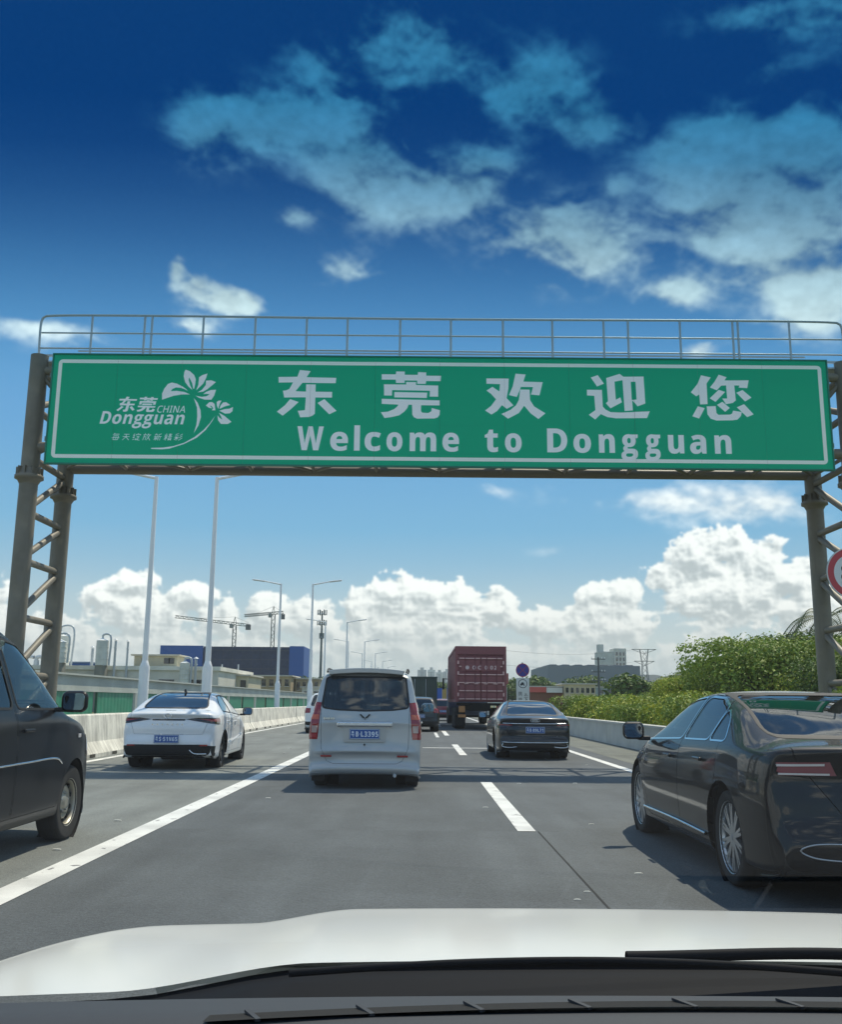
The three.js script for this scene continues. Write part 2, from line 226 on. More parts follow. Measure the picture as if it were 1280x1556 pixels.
// ------------------------------------------------------------------ gantry over the road and its welcome sign
{
  const G = thing('sign_gantry', 'grey tubular steel gantry spanning the road, carrying the long green welcome sign', 'gantry');
  const XL = -8.5, XR = 9.35, ZF = -20.35, ZB = -22.4, TOP = 8.72, LOW = 6.63;
  for (const [x, tag] of [[XL, 0], [XR, 1]]) for (const z of [ZF, ZB]) {
    const c = part('column', metreUV(pipe(V3(x, 0, z), V3(x, z === ZF ? TOP : TOP - 0.3, z), 0.20, 0.19, 28), 1.5), M.steel, G);
    part('flange', lathe([[0.19, -0.16], [0.245, -0.06], [0.30, -0.035], [0.30, 0.035], [0.245, 0.06], [0.19, 0.2]], 28).translate(x, 5.95, z), M.steel, c);
    for (let k = 0; k < 10; k++) part('flange_rib', new THREE.BoxGeometry(0.012, 0.2, 0.09).translate(0, 0.12, 0.235).rotateY(k / 10 * Math.PI * 2).translate(x, 5.95, z), M.steel, c);
    part('base_plate', box(0.7, 0.05, 0.7, x, 0.025, z), M.steel, c);
  }
  // ladder-like lacing between front and back columns
  for (const x of [XL, XR]) {
    const ys = [0.6, 1.75, 2.95, 4.15, 5.2, 6.4, 7.5, 8.4];
    ys.forEach((y, i) => { part('strut', pipe(V3(x, y, ZF), V3(x, y, ZB), 0.075, 0.075, 14), M.steel, G); if (i < ys.length - 1) part('diagonal', pipe(V3(x, y + 0.05, ZF), V3(x, ys[i + 1] - 0.05, ZB), 0.075, 0.075, 14), M.steel, G); });
  }
  // box truss
  for (const z of [ZF, ZB]) for (const y of [LOW, TOP - 0.35]) part('chord', pipe(V3(XL, y, z), V3(XR, y, z), y === LOW ? 0.115 : 0.1, y === LOW ? 0.115 : 0.1, 16), M.steel, G);
  const n = 12, step = (XR - XL) / n;
  for (let i = 0; i < n; i++) {
    const x = XL + i * step, x2 = x + step, f = i % 2;
    for (const z of [ZF, ZB]) part('lacing', pipe(V3(f ? x : x2, LOW, z), V3(f ? x2 : x, TOP - 0.35, z), 0.05, 0.05, 8), M.steel, G);
    part('lacing', pipe(V3(f ? x : x2, LOW, ZF), V3(f ? x2 : x, LOW, ZB), 0.045, 0.045, 8), M.steel, G);
    part('lacing', pipe(V3(x2, LOW, ZF), V3(x2, LOW, ZB), 0.045, 0.045, 8), M.steel, G);
    part('lacing', pipe(V3(f ? x : x2, TOP - 0.35, ZF), V3(f ? x2 : x, TOP - 0.35, ZB), 0.045, 0.045, 8), M.steel, G);
  }
  // catwalk grating and hand rail along the top
  part('catwalk', [box(XR - XL, 0.035, 0.7, (XL + XR) / 2, TOP - 0.12, ZF - 0.35), box(XR - XL, 0.05, 0.04, (XL + XR) / 2, TOP + 0.02, ZF - 0.02), box(XR - XL - 1.7, 0.03, 0.03, (XL + XR) / 2, TOP + 0.115, ZF + 0.02)], M.galv, G);
  const zr = ZF + 0.02, y0 = TOP - 0.1, y1 = 9.66, ym = 9.26, yl = 8.9;
  part('hand_rail', tube([V3(XL - 0.02, y0, zr), V3(XL - 0.02, y1 - 0.1, zr), V3(XL + 0.03, y1 - 0.02, zr), V3(XL + 0.15, y1, zr), V3((XL + XR) / 2, y1, zr), V3(XR - 0.15, y1, zr), V3(XR - 0.03, y1 - 0.02, zr), V3(XR + 0.02, y1 - 0.1, zr), V3(XR + 0.02, y0, zr)], 0.028, 220, 8), M.galv, G);
  part('middle_rail', pipe(V3(XL, ym, zr), V3(XR, ym, zr), 0.02, 0.02, 8), M.galv, G);
  part('lower_rail', pipe(V3(XL, yl, zr), V3(XR, yl, zr), 0.02, 0.02, 8), M.galv, G);
  for (const px of [138, 218, 229, 307, 386, 464, 526, 606, 683, 762, 837, 915, 952, 1031, 1111, 1119, 1197]) part('rail_post', pipe(V3((px - 640) * 0.01472, y0, zr), V3((px - 640) * 0.01472, y1, zr), 0.026, 0.026, 8), M.galv, G);
  // caged ladder up the verge-side column
  const lx = XR + 0.75, lz = ZF + 0.2;
  for (const dx of [-0.22, 0.22]) part('ladder_stile', pipe(V3(lx + dx, 2.2, lz), V3(lx + dx, 9.4, lz), 0.025, 0.025, 8), M.steel, G);
  for (let y = 2.3; y < 9.3; y += 0.3) part('ladder_rung', pipe(V3(lx - 0.22, y, lz), V3(lx + 0.22, y, lz), 0.014, 0.014, 6), M.steel, G);
  for (let y = 3.2; y < 9.3; y += 0.9) part('ladder_hoop', new THREE.TorusGeometry(0.34, 0.016, 6, 20, Math.PI).rotateX(-Math.PI / 2).rotateY(Math.PI).translate(lx, y, lz), M.steel, G);
  for (const y of [2.6, 5.2, 8.0]) part('ladder_bracket', box(0.6, 0.05, 0.05, lx - 0.5, y, lz - 0.05), M.steel, G);

  // ---- the sign
  const SX0 = -8.02, SX1 = 8.79, SY0 = 6.19, SY1 = 8.61, ZS = -19.95;
  const S = thing('welcome_sign', 'long green overhead board with white flower emblem and Chinese and English welcome lettering', 'road sign');
  const FACE = '#fbfdfb';
  const poly = (c, list, col) => { c.fillStyle = col; for (const p of list) { c.beginPath(); for (let i = 0; i < p.length; i += 2) i ? c.lineTo(p[i], p[i + 1]) : c.moveTo(p[i], p[i + 1]); c.closePath(); c.fill(); } };
  const strokes = { // thin strokes of the slogan's seven characters, each in a 20 x 20 box
    mei: '6,0,2,6 5,3,18,3 5,7,17,7 5,7,4,17 17,7,16,17 0,12,20,12 4,17,17,17 10,9,11,11 10,13,11,15',
    tian: '3,3,17,3 1,9,19,9 10,3,9,10 9,10,2,18 10,10,19,18',
    zhan: '4,1,1,6 1,6,5,6 5,6,1,12 1,12,6,11 1,17,6,15 13,0,14,2 8,3,20,3 8,3,8,6 20,3,19,6 10,8,18,8 14,8,14,17 14,12,18,12 10,12,8,18 9,16,20,18',
    fang: '4,0,5,3 0,4,9,4 3,4,1,18 3,9,8,9 8,9,7,17 13,0,10,7 11,4,20,4 17,5,10,18 12,8,20,18',
    xin: '4,0,5,2 1,3,9,3 2,5,3,8 8,5,7,8 0,9,10,9 1,12,10,12 5,9,5,18 3,13,1,17 7,13,9,16 18,1,12,3 12,3,11,18 12,8,20,8 16,8,16,18',
    jing: '4,0,4,18 1,3,2,7 7,3,6,7 0,9,8,9 4,10,0,16 5,10,8,14 14,0,14,9 10,2,19,2 11,5,18,5 9,8,20,8 11,11,18,11 11,11,11,18 18,11,18,18 11,14,18,14 11,16,18,16',
    cai: '9,0,1,3 2,5,3,8 5,4,6,7 9,4,8,7 0,10,11,10 5,8,5,18 5,11,0,16 6,11,10,15 19,1,13,5 19,6,12,11 20,11,11,18',
  };
  const art = canvasTex(2048, 296, (c, w, h) => {
    c.fillStyle = '#14b285'; c.fillRect(0, 0, w, h);
    const R = rng(77); for (let i = 0; i < 260; i++) { c.fillStyle = `rgba(${R() < 0.5 ? '38,186,144' : '18,146,116'},${0.02 + R() * 0.04})`; c.fillRect(R() * w, R() * h, 30 + R() * 220, 1 + R() * 5); }
    c.strokeStyle = '#f6fbf0'; c.lineWidth = 10; c.beginPath(); c.roundRect(18, 18, w - 36, h - 36, 6); c.stroke();
    for (const k of ['dong', 'guan', 'huan', 'ying', 'nin', 'flower']) poly(c, GLYPH[k], FACE);
    poly(c, GLYPH.yinghole, '#14b285');
    const letters = [['W', 653, 720], ['e', 739, 784], ['l', 801, 815], ['c', 829, 870], ['o', 886, 927], ['m', 946, 1015], ['e', 1032, 1074], ['t', 1143, 1176], ['o', 1195, 1238], ['D', 1305, 1357], ['o', 1374, 1419], ['n', 1440, 1481], ['g', 1498, 1541], ['g', 1560, 1600], ['u', 1621, 1662], ['a', 1678, 1719], ['n', 1742, 1785]];
    c.font = 'bold 88px sans-serif'; c.fillStyle = FACE; c.textBaseline = 'alphabetic';
    for (const [ch, a, b] of letters) { const m = c.measureText(ch), l = -m.actualBoundingBoxLeft, r = m.actualBoundingBoxRight; c.save(); c.translate(a, 255.5); c.scale((b - a) / (r - l), 1); c.fillText(ch, -l, 0); c.lineWidth = 2; c.strokeStyle = FACE; c.strokeText(ch, -l, 0); c.restore(); }
    // emblem lettering: the two characters again, small and slanted
    const small = (k, x, y, sw, sh) => { const all = GLYPH[k].flat(), xs = all.filter((_, i) => !(i % 2)), ys = all.filter((_, i) => i % 2), x0 = Math.min(...xs), x1 = Math.max(...xs), y0 = Math.min(...ys), y1 = Math.max(...ys); c.save(); c.transform(1, 0, -0.2, 1, x + 9, y); c.scale(sw / (x1 - x0), sh / (y1 - y0)); c.translate(-x0, -y0); poly(c, GLYPH[k], FACE); c.restore(); };
    small('dong', 173, 115, 48, 42); small('guan', 226, 115, 48, 42);
    const slanted = (s, x, y, wd, font) => { c.font = font; c.fillStyle = FACE; const m = c.measureText(s); c.save(); c.transform(1, 0, -0.2, 1, x, y); c.scale(wd / m.width, 1); c.fillText(s, 0, 0); c.restore(); };
    slanted('CHINA', 279, 158, 76, '26px sans-serif'); slanted('Dongguan', 129, 190, 226, 'bold 48px sans-serif');
    c.strokeStyle = FACE; c.lineWidth = 1.7;
    Object.values(strokes).forEach((s, i) => { c.save(); c.transform(1, 0, -0.18, 1, 170 + i * 27 + (i > 3 ? 2 : 0), 215); c.scale(1, 1.05); c.beginPath(); for (const q of s.split(' ')) { const [a, b, d, e] = q.split(',').map(Number); c.moveTo(a, b); c.lineTo(d, e); } c.stroke(); c.restore(); });
  });
  const face = phys({ map: art, roughness: 0.4, specularIntensity: 0.45 });
  const back = std({ color: 0x7e8688, roughness: 0.5, metalness: 0.4 }), edge = std({ color: 0x1f7a66, roughness: 0.5 });
  const np = 12, pw = (SX1 - SX0) / np, Rp = rng(9);
  for (let i = 0; i < np; i++) {
    const g = new THREE.PlaneGeometry(pw - 0.003, SY1 - SY0, 4, 4), uv = g.attributes.uv, pos = g.attributes.position, k1 = (Rp() - 0.5) * 0.012, k2 = (Rp() - 0.5) * 0.012;
    for (let v = 0; v < uv.count; v++) { pos.setZ(v, (1 - (2 * uv.getX(v) - 1) ** 2) * k1 + (1 - (2 * uv.getY(v) - 1) ** 2) * k2); uv.setX(v, (i + uv.getX(v)) / np); }
    g.computeVertexNormals();
    const p = part('sign_panel', g.translate(SX0 + (i + 0.5) * pw, (SY0 + SY1) / 2, ZS), face, S);
    part('panel_back', box(pw - 0.003, SY1 - SY0, 0.03, SX0 + (i + 0.5) * pw, (SY0 + SY1) / 2, ZS - 0.03), back, p);
  }
  part('rim', [box(SX1 - SX0 + 0.06, 0.03, 0.09, (SX0 + SX1) / 2, SY1 + 0.016, ZS - 0.03), box(SX1 - SX0 + 0.06, 0.03, 0.09, (SX0 + SX1) / 2, SY0 - 0.016, ZS - 0.03), box(0.03, SY1 - SY0, 0.09, SX0 - 0.016, (SY0 + SY1) / 2, ZS - 0.03), box(0.03, SY1 - SY0, 0.09, SX1 + 0.016, (SY0 + SY1) / 2, ZS - 0.03)], edge, S);
  for (let i = 0; i <= np; i++) part('bracket', box(0.07, SY1 - SY0 - 0.1, 0.17, SX0 + clamp(i * pw, 0.2, SX1 - SX0 - 0.2), (SY0 + SY1) / 2, ZS - 0.135), back, S);
  for (const y of [LOW + 0.15, TOP - 0.5]) for (const s of [0, 1]) part('bracket', box(0.5, 0.1, 0.14, s ? SX1 - 0.1 : SX0 + 0.1, y, ZS - 0.29), back, S);

  // round speed-limit sign strapped to the verge-side front column
  const L = thing('speed_limit_sign', 'round white speed limit sign with red ring strapped to the gantry column', 'road sign', [9.06, 3.98, ZF + 0.31]);
  const ring = canvasTex(256, 256, (c) => { c.fillStyle = '#c9cccb'; c.fillRect(0, 0, 256, 256); c.fillStyle = '#b8434a'; c.beginPath(); c.arc(128, 128, 122, 0, 7); c.fill(); c.fillStyle = '#d5dadb'; c.beginPath(); c.arc(128, 128, 92, 0, 7); c.fill(); c.fillStyle = '#1a1c1e'; c.font = 'bold 112px sans-serif'; c.textAlign = 'center'; c.fillText('80', 128, 168); });
  const disc = new THREE.CircleGeometry(0.55, 48).translate(0, 0, 0.012);
  part('face', disc, std({ map: ring, roughness: 0.5 }), L);
  part('back_plate', new THREE.CylinderGeometry(0.55, 0.55, 0.02, 48).rotateX(Math.PI / 2), back, L);
  part('clamp', [box(0.5, 0.06, 0.08, 0, 0.2, -0.06), box(0.5, 0.06, 0.08, 0, -0.2, -0.06)], back, L);
}
// ------------------------------------------------------------------ barriers, parapet, hoarding, lamp posts
{
  const prof = [[-0.30, 0], [0.30, 0], [0.30, 0.08], [0.15, 0.33], [0.085, 0.9], [0.06, 0.93], [-0.06, 0.93], [-0.085, 0.9], [-0.15, 0.33], [-0.30, 0.08]];
  const R = rng(21), variants = [0, 1, 2].map((k) => { const g = plateShape(prof, 3.96); g.translate(0, 0, -1.98); const n = metreUV(g, 2.2), uv = n.attributes.uv; for (let i = 0; i < uv.count; i++) uv.setXY(i, uv.getX(i) + k * 0.37, uv.getY(i) + k * 0.21); return n; });
  const stain = std({ color: 0x4b4a42, roughness: 0.95 });
  for (let i = 0; i < 44; i++) {
    const d = 8.4 + i * 4.0, big = i < 12;
    const t = thing('concrete_barrier', d < 25 ? 'pale concrete crash barrier block standing beside the gantry columns' : 'pale concrete crash barrier block in the long row under the lamp posts', 'barrier', [-7.42 + (R() - 0.5) * 0.03, -0.002, -d], (R() - 0.5) * 0.008, d < 25 ? 'crash barrier blocks by the gantry' : 'crash barrier blocks under the lamp posts');
    part('block', variants[i % 3], M.concrete, t);
    if (big) for (const z of [-1.2, 1.2]) part('drain_slot', box(0.012, 0.07, 0.34, 0.302, 0.045, z), stain, t);
  }
  // parapet wall on the verge side
  const W = thing('parapet_wall', 'low smooth grey concrete parapet running along the hedge', 'wall');
  for (let i = 0; i < 15; i++) { const d0 = -4 + i * 12; part('wall_section', metreUV(box(0.28, 0.64, 11.97, 6.22, 0.32, -(d0 + 6)), 3), M.wall, W); part('coping', metreUV(box(0.34, 0.06, 11.97, 6.22, 0.672, -(d0 + 6)), 3), M.wall, W); }
  // hoarding of green sheets under a grey beam, and the concrete edge of the service lane
  const H = thing('site_hoarding', 'long site hoarding of green metal sheets below a grey capping beam', 'hoarding');
  const green = std({ map: T.sheet, roughness: 0.45, metalness: 0.1 }), grey = std({ map: T.wall, color: 0xf2f8f6, roughness: 0.7 }), postM = std({ color: 0xc7cbc6, roughness: 0.6 }), dark = std({ color: 0x2a5c46, roughness: 0.6 });
  const hx = -13.4, L = 5.6;
  for (let i = 0; i < 26; i++) {
    const d0 = 24 + i * L;
    // corrugated sheet
    const n = 44, pts = []; for (let k = 0; k <= n; k++) { const u = k / n * (L - 0.5), q = k % 4; pts.push([u, q === 1 || q === 2 ? 0.016 : 0]); }
    const pos = [], idx = []; pts.forEach(([u, o]) => { pos.push(hx + o, 0, -(d0 + u), hx + o, 1.55, -(d0 + u)); }); for (let k = 0; k < n; k++) { const a = 2 * k; idx.push(a, a + 2, a + 1, a + 1, a + 2, a + 3); }
    const g = new THREE.BufferGeometry(); g.setAttribute('position', new THREE.Float32BufferAttribute(pos, 3)); g.setIndex(idx); g.computeVertexNormals();
    part('green_sheet', metreUV(g, 2), i % 3 === 1 ? std({ map: T.sheet, color: 0xe8f4ec, roughness: 0.45, metalness: 0.1 }) : green, H);
    part('capping_beam', metreUV(box(0.35, 0.6, L - 0.01, hx - 0.1, 1.85, -(d0 + L / 2)), 3), grey, H);
    part('ledge', box(0.5, 0.07, L - 0.01, hx - 0.06, 2.187, -(d0 + L / 2)), grey, H);
    for (const k of i % 2 ? [0.1, 0.25, 0.4] : [0.25]) part('post', box(0.09, 1.55, 0.07, hx + 0.05, 0.775, -(d0 + L - k)), i % 2 ? postM : dark, H);
  }
  // lamp posts in back-to-back pairs
  const proto = (dir) => {
    const t = thing('lamp_post', '', 'lamp post');
    part('base', [lathe([[0.19, 0], [0.19, 2.45], [0.13, 2.62], [0.11, 2.7]], 20), box(0.42, 0.04, 0.42, 0, 0.02, 0)], M.white, t);
    part('shaft', pipe(V3(0, 2.65, 0), V3(0, 9.8, 0), 0.11, 0.07, 16), M.white, t);
    part('arm', pipe(V3(0, 9.74, 0), V3(dir * 1.25, 9.98, 0), 0.06, 0.045, 10), M.white, t);
    const h = part('lamp_head', rbox(1.0, 0.09, 0.3, 0.04, 0, 0, 0).rotateZ(dir * 0.12).translate(dir * 1.65, 10.03, 0), M.white, t);
    part('lens', box(0.8, 0.012, 0.24, 0, -0.05, 0).rotateZ(dir * 0.12).translate(dir * 1.65, 10.03, 0), std({ color: 0x9aa0a2, roughness: 0.2 }), h);
    part('door', box(0.16, 0.4, 0.01, 0, 0.75, 0.15), M.galv, t);
    return t;
  };
  const pR = proto(1), pL = proto(-1);
  for (let i = 0; i < 9; i++) {
    const d = 36.7 + i * 34.6, order = ['first', 'second', 'third', 'fourth', 'fifth', 'sixth', 'seventh', 'eighth', 'ninth'][i];
    for (const [p, x, w] of [[pR, -7.98, 'over the main road'], [pL, -10.35, 'over the service lane']]) {
      const label = `white lamp post reaching ${w}, ${order} beyond the gantry`;
      if (!i) { p.position.set(x, 0, -d); p.userData.label = label; p.userData.group = 'lamp posts along the median'; } else again(p, [x, 0, -d], 0, label, 'lamp posts along the median');
    }
  }
}
// ------------------------------------------------------------------ car bodies: a smooth shell, then windows, lamps, doors and arches cut out of it
function table(tab, s) { if (s <= tab[0][0]) return tab[0][1]; for (let i = 1; i < tab.length; i++) if (s <= tab[i][0]) return mix(tab[i - 1][1], tab[i][1], (s - tab[i - 1][0]) / (tab[i][0] - tab[i - 1][0])); return tab[tab.length - 1][1]; }
function bs(p0, p1, p2, p3, t) { const a = (1 - t) ** 3 / 6, b = (3 * t ** 3 - 6 * t * t + 4) / 6, c = (-3 * t ** 3 + 3 * t * t + 3 * t + 1) / 6, d = t ** 3 / 6; return [0, 1, 2].map((k) => a * p0[k] + b * p1[k] + c * p2[k] + d * p3[k]); }
function shell(sp) {
  const pr = sp.profile, side = pr.map((p) => p[0]), Lm = Math.max(...side) / 2, lo = side.indexOf(Math.min(...side)), hi = side.indexOf(Math.max(...side));
  for (let i = lo + 1; i < pr.length && pr[i][0] < Lm; i++) side[i] = Math.max(side[i], side[i - 1]);   // the flanks never fold back on themselves
  for (let i = hi - 1; i > 0 && pr[i][0] > Lm; i--) side[i] = Math.min(side[i], side[i + 1]);
  const rows = pr.map(([s, y], ri) => {
    const w = sp.W * table(sp.plan, s), belt = table(sp.belt, s), yb = Math.min(table(sp.bottom, s), y - 0.02), bow = table(sp.bow, s);
    const green = y - belt > 0.1, ysh = green ? belt : Math.min(belt, y - 0.05), crown = green ? 0.05 : 0.028, yte = y - crown;
    const wsh = w * (sp.sh || 0.965), wte = wsh - 0.05 - sp.tumble * Math.max(0, yte - ysh - 0.06);
    const c = [[w * 0.8, yb], [w * 0.95, yb], [w * 0.975, yb + Math.min(0.05, (ysh - yb) * 0.2)], [w, mix(yb, ysh, 0.38)], [w * (sp.mid || 1.005), mix(yb, ysh, 0.74)], [wsh + 0.005, ysh - 0.015], [wsh - 0.018, ysh + Math.min(0.03, (y - ysh) * 0.4)], [wte + 0.012, yte - (green ? 0.035 : 0.004)], [wte - 0.07, yte + crown * 0.45], [wte * 0.5, y - crown * 0.12], [0, y]];
    return c.map(([x, yy]) => { const q = (x / sp.W) ** 2; return [x, yy, -(mix(s, side[ri], Math.min(1, q * q * 1.5)) + bow * q)]; });
  });
  const net = [rows[0], rows[0], ...rows, rows[rows.length - 1], rows[rows.length - 1]];
  const col = (r) => { const m = (p) => [-p[0], p[1], p[2]]; return [r[0], r[0], ...r, m(r[r.length - 2]), m(r[r.length - 3])]; };
  const KR = sp.kr || 4, KC = 4, nets = net.map(col), grid = [];
  for (let i = 0; i + 3 < nets.length; i++) for (let a = 0; a < KR + (i + 4 === nets.length ? 1 : 0); a++) {
    const t = a / KR, line = nets[0].map((_, j) => bs(nets[i][j], nets[i + 1][j], nets[i + 2][j], nets[i + 3][j], t)), out = [];
    for (let j = 0; j + 4 < line.length; j++) for (let b = 0; b < KC + (j + 5 === line.length ? 1 : 0); b++) out.push(bs(line[j], line[j + 1], line[j + 2], line[j + 3], b / KC));
    out[out.length - 1][0] = 0; grid.push(out);
  }
  const nr = grid.length, nc = grid[0].length, N = grid.map((r, i) => r.map((p, j) => {
    const a = grid[Math.max(0, i - 1)][j], b = grid[Math.min(nr - 1, i + 1)][j];
    let c = r[Math.max(0, j - 1)], d = r[Math.min(nc - 1, j + 1)]; if (j === nc - 1) { const q = r[j - 1]; d = [-q[0], q[1], q[2]]; }
    const n = V3(b[0] - a[0], b[1] - a[1], b[2] - a[2]).cross(V3(d[0] - c[0], d[1] - c[1], d[2] - c[2])).normalize();
    return n;
  }));
  const mid = N[Math.floor(nr / 2)][nc - 1]; const flip = mid.y < 0 ? -1 : 1;
  const vert = (i, j, s) => { const p = grid[i][j], n = N[i][j]; return [p[0] * s, p[1], p[2], n.x * flip * s, n.y * flip, n.z * flip]; };
  const tris = [];
  for (let i = 0; i + 1 < nr; i++) for (let j = 0; j + 1 < nc; j++) for (const s of [1, -1]) {
    const a = vert(i, j, s), b = vert(i + 1, j, s), c = vert(i + 1, j + 1, s), d = vert(i, j + 1, s);
    for (const t of [[a, b, c], [a, c, d]]) tris.push(wind(t));
  }
  return tris;
}
function wind(t) {
  const [a, b, c] = t, ux = b[0] - a[0], uy = b[1] - a[1], uz = b[2] - a[2], vx = c[0] - a[0], vy = c[1] - a[1], vz = c[2] - a[2];
  const d = (uy * vz - uz * vy) * (a[3] + b[3] + c[3]) + (uz * vx - ux * vz) * (a[4] + b[4] + c[4]) + (ux * vy - uy * vx) * (a[5] + b[5] + c[5]);
  return d < 0 ? [a, c, b] : t;
}
const SIDE = (p) => [-p[2], p[1]], END = (p) => [p[0], p[1]], TOP = (p) => [p[0], -p[2]];
function ccw(poly) { let a = 0; poly.forEach((p, i) => { const q = poly[(i + 1) % poly.length]; a += p[0] * q[1] - q[0] * p[1]; }); return a < 0 ? [...poly].reverse() : poly; }
function carve(tris, polygon, proj, filter) {           // polygon convex; returns what lies inside it and what is left
  const poly = ccw(polygon), inside = [], outside = [], us = poly.map((p) => p[0]), vs = poly.map((p) => p[1]);
  const u0 = Math.min(...us), u1 = Math.max(...us), v0 = Math.min(...vs), v1 = Math.max(...vs);
  for (const t of tris) {
    const P = t.map(proj), lo = [Math.min(P[0][0], P[1][0], P[2][0]), Math.min(P[0][1], P[1][1], P[2][1])], hi = [Math.max(P[0][0], P[1][0], P[2][0]), Math.max(P[0][1], P[1][1], P[2][1])];
    if (hi[0] <= u0 || lo[0] >= u1 || hi[1] <= v0 || lo[1] >= v1 || !filter(t)) { outside.push(t); continue; }
    let rest = t; const cut = [];
    for (let i = 0; i < poly.length && rest.length; i++) {
      const a = poly[i], b = poly[(i + 1) % poly.length], ex = b[0] - a[0], ey = b[1] - a[1], dist = (p) => { const q = proj(p); return ex * (q[1] - a[1]) - ey * (q[0] - a[0]); };
      const inn = [], out = [];
      rest.forEach((p, k) => {
        const q = rest[(k + 1) % rest.length], dp = dist(p), dq = dist(q);
        if (dp >= 0) inn.push(p); else out.push(p);
        if ((dp > 0 && dq < 0) || (dp < 0 && dq > 0)) { const f = dp / (dp - dq), m = p.map((x, n) => x + (q[n] - x) * f); inn.push(m); out.push(m); }
      });
      if (out.length > 2) cut.push(out);
      rest = inn.length > 2 ? inn : [];
    }
    if (!rest.length) { outside.push(t); continue; }
    for (let k = 1; k + 1 < rest.length; k++) inside.push([rest[0], rest[k], rest[k + 1]]);
    for (const o of cut) for (let k = 1; k + 1 < o.length; k++) outside.push([o[0], o[k], o[k + 1]]);
  }
  return [inside, outside];
}
function grow(polygon, d) {                              // moves every edge of a convex polygon outward by d
  const poly = ccw(polygon), n = poly.length, L = poly.map((p, i) => { const q = poly[(i + 1) % n], ex = q[0] - p[0], ey = q[1] - p[1], l = Math.hypot(ex, ey) || 1e-9; return [p[0] + ey / l * d, p[1] - ex / l * d, ex / l, ey / l]; });
  return L.map((b, i) => { const a = L[(i + n - 1) % n], den = a[2] * b[3] - a[3] * b[2]; if (Math.abs(den) < 1e-4) return [b[0], b[1]]; const t = ((b[0] - a[0]) * b[3] - (b[1] - a[1]) * b[2]) / den; return [a[0] + a[2] * t, a[1] + a[3] * t]; });
}
function rounded(poly, r, k = 4) {
  const out = [], n = poly.length;
  poly.forEach((p, i) => { const a = poly[(i + n - 1) % n], b = poly[(i + 1) % n], la = Math.hypot(a[0] - p[0], a[1] - p[1]), lb = Math.hypot(b[0] - p[0], b[1] - p[1]), ra = Math.min(r, la * 0.45), rb = Math.min(r, lb * 0.45); const A = [p[0] + (a[0] - p[0]) * ra / la, p[1] + (a[1] - p[1]) * ra / la], B = [p[0] + (b[0] - p[0]) * rb / lb, p[1] + (b[1] - p[1]) * rb / lb]; for (let q = 0; q <= k; q++) { const t = q / k; out.push([(1 - t) ** 2 * A[0] + 2 * t * (1 - t) * p[0] + t * t * B[0], (1 - t) ** 2 * A[1] + 2 * t * (1 - t) * p[1] + t * t * B[1]]); } });
  return out;
}
function circle(cx, cy, r, n = 30) { return Array.from({ length: n }, (_, i) => [cx + r * Math.cos(i / n * 6.28318), cy + r * Math.sin(i / n * 6.28318)]); }
function geoOf(tris, push = 0) {
  const p = new Float32Array(tris.length * 9), q = new Float32Array(tris.length * 9);
  tris.forEach((t, i) => t.forEach((v, k) => { for (let m = 0; m < 3; m++) { p[i * 9 + k * 3 + m] = v[m] + v[m + 3] * push; q[i * 9 + k * 3 + m] = v[m + 3]; } }));
  const g = new THREE.BufferGeometry(); g.setAttribute('position', new THREE.BufferAttribute(p, 3)); g.setAttribute('normal', new THREE.BufferAttribute(q, 3)); g.setAttribute('uv', new THREE.BufferAttribute(new Float32Array(tris.length * 6), 2)); return g;
}
const halves = (tris) => [tris.filter((t) => t[0][0] + t[1][0] + t[2][0] > 0), tris.filter((t) => t[0][0] + t[1][0] + t[2][0] <= 0)];
const onSide = (t) => Math.abs(t[0][3]) > 0.3 && Math.abs(t[0][0]) > 0.35;

